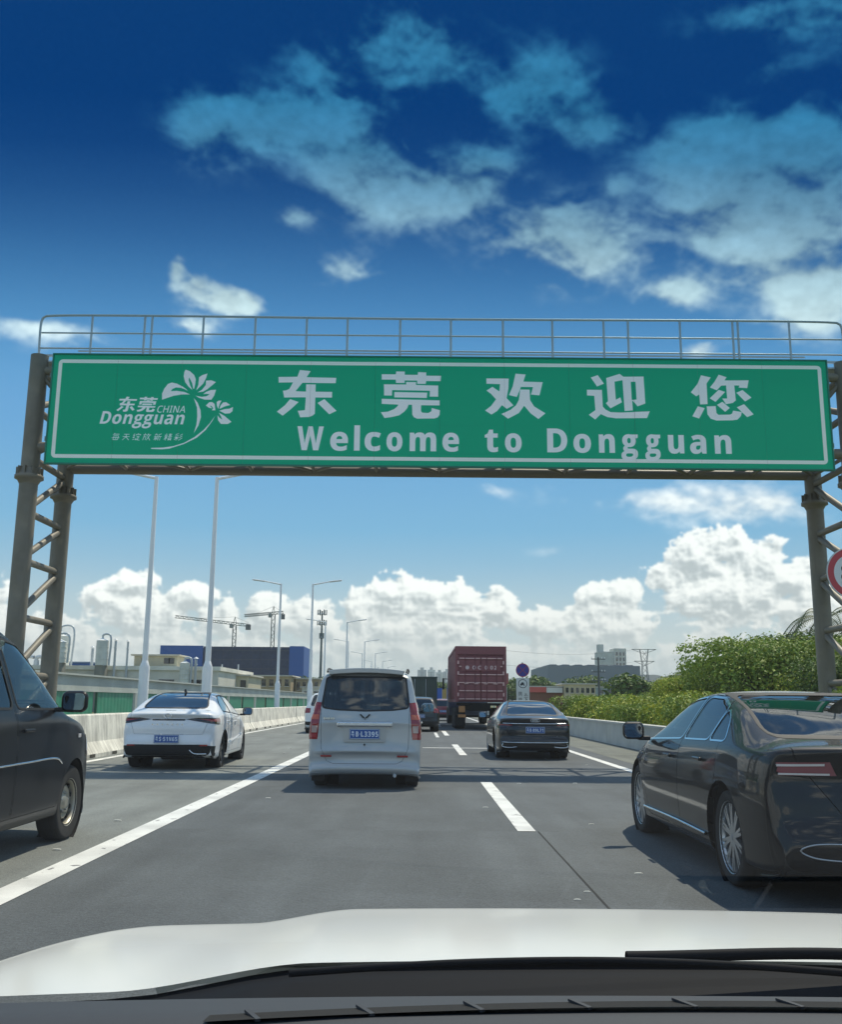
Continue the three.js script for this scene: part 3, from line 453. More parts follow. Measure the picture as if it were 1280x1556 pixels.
function wheel(R, w, style, parent, x, z, side) {
  const g = new THREE.Group(); g.name = 'wheel'; parent.add(g); g.position.set(x, R, z); g.rotation.y = side > 0 ? 0 : Math.PI;   // local +x is the outer face
  const rim = style === 'steel' ? R * 0.62 : R * 0.74, h = w / 2;
  const turn = (pts, seg = 40) => lathe(pts, seg).rotateZ(-Math.PI / 2);
  part('tyre', metreUV(turn([[rim - 0.012, -h * 0.8], [rim, -h * 0.86], [R * 0.9, -h], [R * 0.965, -h * 0.9], [R, -h * 0.62], [R * 1.002, -h * 0.3], [R * 0.992, -h * 0.28], [R * 0.992, -h * 0.24], [R * 1.002, -h * 0.22], [R * 1.002, h * 0.22], [R * 0.992, h * 0.24], [R * 0.992, h * 0.28], [R * 1.002, h * 0.3], [R, h * 0.62], [R * 0.965, h * 0.9], [R * 0.9, h], [rim, h * 0.86], [rim - 0.012, h * 0.8]], 48), 0.5), M.rubber, g);
  const metal = style === 'dark' ? std({ color: 0x3c3f42, roughness: 0.35, metalness: 0.7 }) : style === 'steel' ? std({ color: 0xa9a69a, roughness: 0.45, metalness: 0.6 }) : M.alloy;
  part('rim', turn([[rim - 0.012, -h * 0.8], [rim * 0.93, -h * 0.5], [rim * 0.9, h * 0.55], [rim * 0.95, h * 0.78], [rim, h * 0.86], [rim + 0.004, h * 0.9]], 40), metal, g);
  part('brake_disc', new THREE.CylinderGeometry(rim * 0.66, rim * 0.66, 0.03, 28).rotateZ(Math.PI / 2).translate(h * 0.05, 0, 0), std({ color: 0x3a3836, roughness: 0.5, metalness: 0.6 }), g);
  part('hub_back', new THREE.CircleGeometry(rim * 0.9, 32).rotateY(Math.PI / 2).translate(-h * 0.2, 0, 0), M.under, g);
  if (style === 'steel') {
    part('wheel_disc', turn([[0.001, h * 0.62], [rim * 0.22, h * 0.66], [rim * 0.28, h * 0.45], [rim * 0.5, h * 0.3], [rim * 0.62, h * 0.44], [rim * 0.72, h * 0.42], [rim * 0.92, h * 0.05]], 40), metal, g);
    const holes = []; for (let k = 0; k < 10; k++) { const a = k / 10 * 6.283; holes.push(new THREE.CylinderGeometry(0.02, 0.02, 0.03, 12).rotateZ(Math.PI / 2).translate(h * 0.32, Math.cos(a) * rim * 0.8, Math.sin(a) * rim * 0.8)); } part('vent_hole', holes, M.under, g);
    for (let k = 0; k < 5; k++) { const a = k / 5 * 6.283; part('wheel_nut', new THREE.CylinderGeometry(0.011, 0.011, 0.02, 6).rotateZ(Math.PI / 2).translate(h * 0.46, Math.cos(a) * rim * 0.4, Math.sin(a) * rim * 0.4), M.chrome, g); }
  } else {
    const n = style === 'split' ? 10 : 5, sp = [];
    for (let k = 0; k < n; k++) {
      const a = k / n * 6.283, one = (da, w0, w1) => { const q = new THREE.BoxGeometry(0.03, rim * 0.84, 1, 1, 2, 1).translate(0, rim * 0.52, 0), p = q.attributes.position; for (let i = 0; i < p.count; i++) { const f = clamp((p.getY(i) - rim * 0.1) / (rim * 0.84)); p.setZ(i, p.getZ(i) * mix(w0, w1, f)); p.setX(i, p.getX(i) + h * mix(0.62, 0.66, f)); } q.computeVertexNormals(); return q.rotateX(a + da); };
      if (style === 'split') sp.push(one(-0.09, 0.028, 0.02), one(0.09, 0.028, 0.02)); else sp.push(one(-0.13, 0.05, 0.045), one(0.13, 0.05, 0.045));
    }
    part('spokes', sp, metal, g);
    part('hub_cap', turn([[0.001, h * 0.74], [rim * 0.14, h * 0.73], [rim * 0.17, h * 0.6]], 20), metal, g);
  }
  return g;
}
const GLYPH_YUE = '5,1,15,1 5,1,5,9 15,1,15,9 10,2,10,8 6,5,14,5 7,3,9,4 13,3,11,4 1,11,19,11 6,11,5,14 5,14,16,14 16,14,15,19 15,19,11,18 9,0,10,1';
function plateTex(text, first = true) {
  return canvasTex(352, 112, (c, w, h) => {
    c.fillStyle = '#1d4f96'; c.fillRect(0, 0, w, h); c.strokeStyle = '#c9d6e2'; c.lineWidth = 4; c.beginPath(); c.roundRect(5, 5, w - 10, h - 10, 8); c.stroke();
    c.fillStyle = c.strokeStyle = '#dfe8ee'; c.lineWidth = 5;
    if (first) { c.save(); c.translate(16, 24); c.scale(2.1, 3.3); c.lineWidth = 1.9; c.beginPath(); for (const q of GLYPH_YUE.split(' ')) { const [a, b, d, e] = q.split(',').map(Number); c.moveTo(a, b); c.lineTo(d, e); } c.stroke(); c.restore(); }
    c.font = 'bold 82px sans-serif';
    [...text].forEach((ch, i) => { const x = i ? 128 + (i - 1) * 43 : 68, m = c.measureText(ch); c.save(); c.translate(x, 86); c.scale(Math.min(1, 38 / m.width), 1); c.fillText(ch, 0, 0); c.restore(); });
    c.beginPath(); c.arc(119, 56, 5, 0, 7); c.fill();
  });
}
function numberPlate(text, parent, y, z, tilt = 0, w = 0.46) {
  const g = new THREE.Group(); g.name = 'number_plate'; parent.add(g); g.position.set(0, y, z); g.rotation.x = tilt;
  part('plate_face', new THREE.PlaneGeometry(w, w * 0.318).translate(0, 0, 0.006), std({ map: plateTex(text), roughness: 0.4 }), g);
  part('plate_frame', rbox(w + 0.012, w * 0.318 + 0.012, 0.008, 0.004), std({ color: 0x9aa3ab, roughness: 0.35, metalness: 0.6 }), g);
  return g;
}
function buildCar(sp, paintMat, label, pos, turn, category = 'car', group) {
  const car = thing(sp.name, label, category, pos, turn, group), near = sp.near !== false;
  let tris = shell(sp), got;
  const L = sp.profile.reduce((m, p) => Math.max(m, p[0]), 0), zm = -L / 2;
  for (const a of sp.axles) { [, tris] = carve(tris, circle(a, sp.R + 0.005, sp.R + 0.055), SIDE, (t) => Math.abs(t[0][0]) > sp.W * 0.62 && t[0][1] < sp.R * 2 + 0.25 && Math.abs(t[0][4]) < 0.97); }
  const glass = sp.glass || M.glassDark, trim = sp.trim || M.black;
  const window = (poly, proj, filter, name, tr = trim, margin = 0.022) => {
    let ring; [got, tris] = carve(tris, grow(poly, margin), proj, filter); const [inn, out] = carve(got, poly, proj, () => true); ring = out;
    return [inn, ring];
  };
  for (const w of sp.sideWindows || []) { const [i, o] = window(rounded(w, 0.06), SIDE, onSide, 'side_window', trim, sp.trimWidth || 0.02); for (const h of [0, 1]) { part('window_trim', geoOf(halves(o)[h], 0.003), trim, car); part('side_window', geoOf(halves(i)[h], -0.004), glass, car); } }
  const rearF = (t) => t[0][2] > zm && t[0][1] > sp.glassLow[0] && (t[0][5] > 0.12 || t[0][4] > 0.4), frontF = (t) => t[0][2] < zm && t[0][1] > sp.glassLow[1] && t[0][5] < -0.15;
  { const [i, o] = window(rounded(sp.rearWindow, sp.corner || 0.07), END, rearF); part('rear_window_seal', geoOf(o, 0.002), M.black, car); part('rear_window', geoOf(i, -0.003), sp.rearGlass || glass, car); }
  { const [i, o] = window(rounded(sp.windscreen, 0.07), END, frontF); part('windscreen_seal', geoOf(o, 0.002), M.black, car); part('windscreen', geoOf(i, -0.003), glass, car); }
  for (const l of sp.lamps || []) {
    const f = l.front ? (t) => t[0][2] < -(L - 0.5) : (t) => t[0][2] > -(l.reach || 0.5) && t[0][5] > -0.2 && t[0][4] < 0.75;
    for (const s of [1, -1]) { [got, tris] = carve(tris, l.poly.map(([x, y]) => [x * s, y]), END, f); if (!got.length) continue; const m = part(l.name || 'tail_lamp', geoOf(got, l.push || 0.006), l.mat, car); for (const q of l.inner || []) { const [ii] = carve(got, q.poly.map(([x, y]) => [x * s, y]), END, () => true); if (ii.length) part(q.name || 'reflector', geoOf(ii, (l.push || 0.006) + 0.004), q.mat, m); } }
  }
  for (const b of sp.bands || []) { const f = b.filter || ((t) => t[0][2] > zm * 0.5 && t[0][5] > -0.1); [got, tris] = carve(tris, b.poly, b.proj || END, f); if (got.length) part(b.name, geoOf(got, b.push || 0), b.mat, car); }
  for (const d of sp.doors || []) {
    [got, tris] = carve(tris, grow(d, 0.005), SIDE, onSide); const [inn] = carve(got, d, SIDE, () => true);
    for (const h of halves(inn)) part('door', geoOf(h), paintMat, car);
  }
  for (const t of sp.lids || []) { [got, tris] = carve(tris, grow(t.poly, 0.005), t.proj, t.filter); const [inn] = carve(got, t.poly, t.proj, () => true); part(t.name, geoOf(inn), paintMat, car); }
  part('body', geoOf(tris), paintMat, car);
  if (near) part('cabin_lining', geoOf(tris.filter((t) => t[0][1] > 0.5 && t[0][2] < -0.45 && t[0][2] > -(L - 0.9)), -0.03), M.cabin, car);
  part('underbody', [rbox(sp.W * 1.5, 0.16, L * 0.9, 0.05, 0, table(sp.bottom, L / 2) + 0.1, zm), box(sp.W * 1.86, 0.06, sp.axles[1] - sp.axles[0] - sp.R * 2 - 0.14, 0, table(sp.bottom, L / 2) + 0.09, -(sp.axles[0] + sp.axles[1]) / 2)], M.under, car);
  for (const a of sp.axles) for (const s of [1, -1]) {
    part('wheel_arch', new THREE.CylinderGeometry(sp.R + 0.055, sp.R + 0.055, 0.34, 28, 1, true, 0, Math.PI).rotateZ(Math.PI / 2).rotateX(-Math.PI / 2).translate(s * (sp.W - 0.225), sp.R + 0.005, -a), M.under, car);
    wheel(sp.R, sp.tw || 0.22, sp.wheelStyle, car, s * (sp.W - 0.045 - (sp.tw || 0.22) / 2), -a, s);
  }
  if (near && sp.seats) for (const [s, xs] of sp.seats) for (const x of xs) { const g = new THREE.Group(); g.name = 'seat'; car.add(g); g.position.set(x, 0, -s); part('backrest', rbox(0.5, 0.62, 0.14, 0.06, 0, sp.seatY + 0.3, 0).rotateX(0), M.seat, g); part('headrest', rbox(0.27, 0.18, 0.1, 0.05, 0, sp.seatY + 0.72, 0), M.seat, g); part('cushion', rbox(0.5, 0.16, 0.48, 0.06, 0, sp.seatY, -0.28), M.seat, g); }
  if (sp.mirrorAt) for (const s of [1, -1]) { const [ms, my, r = 0.12] = sp.mirrorAt, g = new THREE.Group(); g.name = 'door_mirror'; car.add(g); g.position.set(s * (sp.W - 0.02), my, -ms); const hw = r * 0.95, mx = s * (0.035 + hw); const h = rbox(hw * 2, r * 1.5, r * 1.1, r * 0.5, 0, 0, 0, 5), p = h.attributes.position; for (let i = 0; i < p.count; i++) { const f = clamp((-p.getZ(i) / (r * 0.55) + 1) / 2); p.setXYZ(i, p.getX(i) * (1 - 0.35 * f * f) - s * 0.03 * f, p.getY(i) * (1 - 0.3 * f * f), p.getZ(i)); } h.computeVertexNormals(); part('housing', h.translate(mx, 0.03, 0), sp.mirrorMat || paintMat, g); const pane = rounded([[-hw * 0.78, -r * 0.55], [hw * 0.78, -r * 0.55], [hw * 0.78, r * 0.55], [-hw * 0.78, r * 0.55]], r * 0.35); part('mirror_glass', plateShape(pane, 0.004).rotateX(-0.05).rotateY(s * -0.15).translate(mx, 0.03, r * 0.585), M.mirror, g); part('stalk', rbox(0.12, 0.04, 0.08, 0.015, s * 0.03, -0.04, -0.01), M.black, g); }
  for (const [hs, hy, hx] of sp.handles || []) for (const s of [1, -1]) part('door_handle', rbox(0.03, 0.028, 0.2, 0.012, s * hx, hy, -hs), sp.handleMat || paintMat, car);
  return car;
}
// ------------------------------------------------------------------ the vehicles
const planSedan = (L) => [[0, 0.86], [0.12, 0.94], [0.5, 0.99], [1.1, 1], [L - 1.2, 1], [L - 0.5, 0.96], [L - 0.15, 0.86], [L, 0.74]];
const bowEnds = (L, r = 0.16, f = 0.3) => [[0, r], [0.6, r * 0.8], [1.4, 0.02], [L / 2, 0], [L - 1.6, -0.12], [L - 0.8, -f * 0.6], [L, -f]];
function bumper(L, a, b) { return [[0, a + 0.06], [0.25, a], [0.6, b], [L - 0.7, b], [L - 0.2, a - 0.02], [L, a + 0.02]]; }

// silver minivan
{
  const L = 4.4, silver = paint(0xaaaeaf, 0.55, 0.4);
  const sp = { name: 'silver_minivan', W: 0.835, corner: 0.045, tumble: 0.15, sh: 0.975, R: 0.31, tw: 0.19, axles: [0.78, 3.5], wheelStyle: 'dark', mid: 1.0,
    profile: [[.16, .205], [.05, .21], [.015, .235], [.0, .29], [.01, .34], [.045, .36], [.055, .44], [.05, .5], [.03, .53], [.03, .56], [.06, .6], [.075, .75], [.08, .92], [.07, .955], [.085, .98], [.10, 1.1], [.15, 1.28], [.215, 1.46], [.265, 1.6], [.275, 1.635], [.30, 1.675], [.42, 1.71], [1.0, 1.735], [1.8, 1.745], [2.5, 1.72], [2.85, 1.64], [3.15, 1.42], [3.45, 1.18], [3.65, 1.05], [3.95, .98], [4.2, .88], [4.33, .72], [4.4, .55], [4.4, .4], [4.34, .26], [4.2, .2]],
    plan: [[0, 0.955], [0.06, 0.98], [0.3, 1], [0.8, 1], [L - 1.2, 1], [L - 0.5, 0.96], [L, 0.76]], bow: [[0, 0.07], [0.4, 0.06], [1.2, 0], [L - 1.6, -0.1], [L, -0.28]],
    belt: [[0, 1.0], [1, 1.02], [3.3, 0.98], [3.8, 0.92], [L, 0.7]], bottom: bumper(L, 0.17, 0.2),
    glassLow: [1.02, 1.04], rearWindow: [[-0.635, 1.17], [-0.4, 1.14], [0, 1.128], [0.4, 1.14], [0.635, 1.17], [0.585, 1.605], [-0.585, 1.605]], windscreen: [[-0.64, 1.08], [0.64, 1.08], [0.55, 1.62], [-0.55, 1.62]],
    sideWindows: [[[0.42, 1.1], [1.3, 1.08], [1.3, 1.55], [0.56, 1.53]], [[1.38, 1.08], [2.25, 1.06], [2.25, 1.57], [1.38, 1.56]], [[2.33, 1.06], [3.3, 1.04], [2.8, 1.5], [2.33, 1.57]]],
    doors: [[[1.34, 0.3], [2.28, 0.3], [2.28, 1.6], [1.34, 1.6]], [[2.3, 0.3], [3.02, 0.3], [3.4, 1.0], [2.8, 1.56], [2.3, 1.6]]],
    lamps: [{ poly: [[0.655, 1.235], [0.90, 1.26], [0.95, 0.7], [0.70, 0.705]], mat: M.lampRed, inner: [{ poly: [[0.665, 1.215], [0.9, 1.22], [0.9, 1.11], [0.67, 1.11]], mat: M.lampRed }, { poly: [[0.68, 1.06], [0.9, 1.06], [0.9, 0.99], [0.685, 0.99]], mat: M.lampOrange, name: 'indicator' }, { poly: [[0.70, 0.90], [0.79, 0.90], [0.79, 0.80], [0.71, 0.80]], mat: phys({ color: 0xb09a94, roughness: 0.12, clearcoat: 1 }), name: 'reversing_lamp' }, { poly: [[0.70, 0.785], [0.9, 0.785], [0.9, 0.73], [0.71, 0.73]], mat: phys({ color: 0xa2383c, roughness: 0.1, clearcoat: 1 }), name: 'fog_lamp' }] }],
    bands: [],
    lids: [{ name: 'tailgate', poly: [[-0.64, 0.585], [-0.55, 0.40], [-0.46, 0.365], [0.46, 0.365], [0.55, 0.40], [0.64, 0.585], [0.655, 1.2], [0.60, 1.635], [-0.60, 1.635], [-0.655, 1.2]], proj: END, filter: (t) => t[0][2] > -0.6 && t[0][5] > 0.1 }],
    glass: M.glassTint, rearGlass: phys({ color: lin(0.16, 0.19, 0.21), roughness: 0.03, transmission: 0.85, thickness: 0, ior: 1.6 }), seats: [[2.0, [-0.4, 0.4]], [2.85, [-0.38, 0.38]]], seatY: 0.66, mirrorAt: [3.15, 1.12, 0.12], handles: [[1.52, 0.92, 0.84], [2.45, 0.92, 0.84]] };
  const car = buildCar(sp, silver, 'silver minivan with wide rear window and tall red tail lamps, blue plate', [-0.80, 0, -14.45], 0, 'van');
  { const top = [], bot = []; for (let k = 0; k <= 16; k++) { const x = -0.56 + k * 0.07; top.push([x, 1.70 + 0.035 * (1 - (x / 0.56) ** 2)]); bot.unshift([x * 0.97, 1.655 + 0.03 * (1 - (x / 0.56) ** 2)]); } part('spoiler', plateShape([...top, ...bot], 0.2, 0.012).translate(0, 0, -0.40), silver, car); }
  const bar = part('handle_garnish', rbox(0.83, 0.075, 0.05, 0.03, 0, 0.925, -0.055, 4), paint(0xc6ccd0, 0.75, 0.25), car);
  part('plate_recess', [box(0.62, 0.205, 0.012, 0, 0.785, -0.072), box(0.6, 0.02, 0.035, 0, 0.68, -0.06)], silver, car);
  numberPlate('BL3395', car, 0.785, -0.055, 0, 0.44);
  part('tailgate_lock', new THREE.CylinderGeometry(0.014, 0.014, 0.02, 14).rotateX(Math.PI / 2).translate(0, 0.635, -0.05), M.black, car);
  // winged emblem: two bent feathers meeting in a point
  const wing = [[0, -0.045], [0.014, -0.016], [0.038, -0.012], [0.062, 0.018], [0.086, 0.036], [0.056, 0.04], [0.028, 0.010], [0.009, 0.002]];
  part('wing_emblem', [plateShape(wing, 0.012), plateShape(wing.map(([x, y]) => [-x, y]), 0.012)].map((g) => g.translate(0, 1.03, -0.085)), std({ color: 0x2c2f30, roughness: 0.3, metalness: 0.6 }), car);
  part('badge', [0, 1, 2, 3, 4].map((k) => box(0.022, k % 2 ? 0.022 : 0.028, 0.008, -0.60 + k * 0.034, 1.005, -0.085)), M.chrome, car);
  for (const s of [1, -1]) { part('roof_rail', tube([V3(s * 0.60, 1.69, -0.42), V3(s * 0.61, 1.735, -0.6), V3(s * 0.62, 1.75, -1.6), V3(s * 0.6, 1.735, -2.5), V3(s * 0.57, 1.69, -2.65)], 0.014, 40, 8), M.black, car); part('mud_flap', box(0.2, 0.2, 0.012, s * 0.70, 0.19, -0.42), M.black, car); part('bumper_reflector', rbox(0.16, 0.03, 0.012, 0.005, s * 0.56, 0.47, -0.045), M.lampRed, car); }
  part('exhaust', pipe(V3(0.45, 0.2, -0.02), V3(0.45, 0.2, -0.5), 0.025, 0.025, 14), M.galv, car);
  part('rear_axle', [pipe(V3(-0.65, 0.31, -0.78), V3(0.65, 0.31, -0.78), 0.05), new THREE.SphereGeometry(0.12, 14, 10).translate(0.1, 0.31, -0.78)], M.under, car);
}

// white saloon
{
  const L = 4.68, white = paint(0xe9ebec, 0, 0.35);
  const sp = { name: 'white_saloon', W: 0.905, tumble: 0.58, R: 0.325, tw: 0.22, axles: [0.98, 3.7], wheelStyle: 'dark',
    profile: [[.2, .25], [.07, .255], [.04, .3], [.01, .4], [0, .5], [.02, .56], [.06, .64], [.04, .72], [.05, .8], [.09, .9], [.11, .93], [.03, .985], [.03, 1.01], [.10, 1.045], [.32, 1.075], [.55, 1.11], [.9, 1.25], [1.3, 1.37], [1.75, 1.42], [2.2, 1.425], [2.6, 1.39], [3.0, 1.22], [3.35, 1.03], [3.55, .96], [4.0, .89], [4.35, .78], [4.55, .66], [4.66, .52], [4.68, .38], [4.6, .24], [4.45, .18]],
    plan: planSedan(L), bow: bowEnds(L, 0.2), belt: [[0, 0.94], [0.8, 1.0], [2, 0.96], [3.4, 0.9], [L, 0.62]], bottom: bumper(L, 0.2, 0.19),
    glassLow: [1.08, 0.97], rearWindow: [[-0.60, 1.115], [0.60, 1.115], [0.47, 1.385], [-0.47, 1.385]], windscreen: [[-0.66, 1.0], [0.66, 1.0], [0.5, 1.36], [-0.5, 1.36]],
    sideWindows: [[[0.98, 1.06], [1.9, 1.02], [1.9, 1.345], [1.5, 1.325], [1.12, 1.19]], [[1.97, 1.02], [3.28, 0.955], [2.55, 1.31], [1.97, 1.345]]],
    doors: [[[1.25, 0.28], [1.95, 0.28], [1.95, 1.36], [1.4, 1.34], [1.1, 1.12], [1.1, 0.75]], [[1.965, 0.28], [3.1, 0.28], [3.3, 0.7], [3.3, 0.94], [2.5, 1.35], [1.965, 1.36]]],
    lamps: [{ poly: [[0.3, 0.905], [0.52, 0.93], [1.0, 0.93], [1.0, 0.80], [0.72, 0.835]], mat: M.lampSmoke, inner: [{ poly: [[0.55, 0.905], [0.95, 0.915], [0.95, 0.85], [0.74, 0.87]], mat: M.lampRed }] }, { name: 'head_lamp', front: true, poly: [[0.45, 0.7], [0.95, 0.78], [0.95, 0.68], [0.5, 0.63]], mat: M.lampClear }],
    bands: [{ name: 'lamp_bar', poly: [[-0.3, 0.91], [0.3, 0.91], [0.3, 0.88], [-0.3, 0.88]], mat: M.lampSmoke, push: 0.003 }, { name: 'rear_diffuser', poly: [[-1, 0.1], [1, 0.1], [1, 0.40], [0.6, 0.455], [-0.6, 0.455], [-1, 0.40]], mat: M.black, push: 0.002, filter: (t) => t[0][2] > -0.5 && t[0][5] > 0.25 }],
    lids: [{ name: 'boot_lid', poly: [[-0.62, 0.64], [0.62, 0.64], [0.72, 0.9], [0.7, 1.06], [-0.7, 1.06], [-0.72, 0.9]], proj: END, filter: (t) => t[0][2] > -0.5 && (t[0][5] > 0.15) }],
    glass: M.glassDark, mirrorAt: [3.12, 1.0, 0.115], mirrorMat: M.black, handles: [[1.38, 0.86, 0.905], [2.22, 0.84, 0.91]] };
  const car = buildCar(sp, white, 'white saloon with dark wheels beside the concrete barrier, blue number plate', [-4.60, 0, -18.0], 0.035, 'car');
  numberPlate('S51N65', car, 0.555, 0.004, -0.1, 0.44);
  part('roof_antenna', plateShape([[0, 0], [0.16, 0], [0.03, 0.06], [0.005, 0.062]], 0.03).rotateY(Math.PI / 2).translate(-0.015, 1.40, -1.45), M.black, car);
  part('emblem', new THREE.TorusGeometry(0.05, 0.008, 8, 24).scale(1.3, 0.8, 0.8).translate(0, 0.965, -0.005), M.chrome, car);
  part('lettering', [...Array(7)].map((_, k) => box(0.03, 0.024, 0.006, -0.27 + k * 0.09, 0.815, -0.032)), M.chrome, car);
  part('exhaust_trim', tube([V3(0.42, 0.36, -0.02), V3(0.5, 0.3, -0.02), V3(0.72, 0.29, -0.08)], 0.012, 20, 8), M.chrome, car);
  part('silencer', rbox(0.6, 0.14, 0.3, 0.06, 0.15, 0.25, -0.35), M.under, car);
  for (const s of [1, -1]) { part('bumper_reflector', rbox(0.14, 0.03, 0.012, 0.005, s * 0.66, 0.44, -0.09), M.lampRed, car); part('side_crease', tube([V3(s * 0.913, 0.44, -1.35), V3(s * 0.915, 0.5, -2.2), V3(s * 0.913, 0.58, -3.1)], 0.006, 20, 6), white, car); }
}

// dark saloon behind the container truck
{
  const L = 4.6, dark = paint(0x15181d, 0.3, 0.3);
  const sp = { name: 'dark_saloon', W: 0.875, tumble: 0.6, R: 0.32, tw: 0.23, axles: [0.95, 3.6], wheelStyle: 'split',
    profile: [[.2, .2], [.06, .21], [.02, .26], [0, .38], [.01, .46], [.06, .5], [.05, .6], [.06, .72], [.10, .78], [.08, .84], [.04, .905], [.10, .935], [.3, .955], [.5, .98], [.85, 1.12], [1.25, 1.25], [1.7, 1.315], [2.2, 1.325], [2.6, 1.29], [3.0, 1.12], [3.35, .94], [3.55, .88], [4.0, .82], [4.35, .72], [4.5, .6], [4.6, .48], [4.6, .35], [4.5, .22], [4.35, .18]],
    plan: planSedan(L), bow: bowEnds(L, 0.2), belt: [[0, 0.86], [0.8, 0.9], [2, 0.87], [3.4, 0.82], [L, 0.56]], bottom: bumper(L, 0.16, 0.17),
    glassLow: [0.95, 0.9], rearWindow: [[-0.60, 0.985], [0.60, 0.985], [0.47, 1.28], [-0.47, 1.28]], windscreen: [[-0.63, 0.92], [0.63, 0.92], [0.5, 1.26], [-0.5, 1.26]],
    sideWindows: [[[0.95, 0.95], [1.85, 0.925], [1.85, 1.245], [1.45, 1.22], [1.08, 1.08]], [[1.92, 0.925], [3.2, 0.87], [2.5, 1.21], [1.92, 1.245]]],
    doors: [[[1.25, 0.24], [1.88, 0.24], [1.88, 1.26], [1.35, 1.23], [1.1, 1.02], [1.1, 0.7]], [[1.9, 0.24], [3.0, 0.24], [3.2, 0.64], [3.2, 0.85], [2.45, 1.24], [1.9, 1.26]]],
    lamps: [{ poly: [[0.46, 0.775], [1.0, 0.81], [1.0, 0.7], [0.62, 0.69]], mat: M.lampSmoke, inner: [{ poly: [[0.5, 0.765], [0.95, 0.785], [0.95, 0.76], [0.5, 0.745]], mat: M.lampRed }] }],
    lids: [{ name: 'boot_lid', poly: [[-0.56, 0.52], [0.56, 0.52], [0.68, 0.78], [0.66, 0.945], [-0.66, 0.945], [-0.68, 0.78]], proj: END, filter: (t) => t[0][2] > -0.5 && t[0][5] > 0.15 }],
    glass: M.glassDark, trim: M.chrome, mirrorAt: [3.05, 0.92, 0.11], handles: [[1.4, 0.78, 0.88], [2.2, 0.76, 0.885]] };
  const car = buildCar(sp, dark, 'black saloon with a thin chrome strip across its boot, behind the container truck', [2.62, 0, -22.2], 0, 'car');
  numberPlate('B89L71', car, 0.655, -0.035, 0.05, 0.42);
  part('chrome_strip', tube([V3(-0.72, 0.80, -0.17), V3(-0.5, 0.795, -0.115), V3(0, 0.792, -0.075), V3(0.5, 0.795, -0.115), V3(0.72, 0.80, -0.17)], 0.013, 40, 8), M.chrome, car);
  part('ring_emblem', [-1.5, -0.5, 0.5, 1.5].map((k) => new THREE.TorusGeometry(0.032, 0.006, 6, 20).translate(k * 0.045, 0.865, -0.045)), M.chrome, car);
  part('bumper_strip', tube([V3(-0.74, 0.385, -0.14), V3(-0.5, 0.38, -0.05), V3(0, 0.378, 0.006), V3(0.5, 0.38, -0.05), V3(0.74, 0.385, -0.14)], 0.013, 40, 8), M.chrome, car);
  for (const s of [1, -1]) part('exhaust_trim', tube([V3(s * 0.72, 0.36, -0.125), V3(s * 0.74, 0.30, -0.13), V3(s * 0.62, 0.27, -0.07), V3(s * 0.42, 0.285, -0.02)], 0.013, 24, 8), M.chrome, car);
}

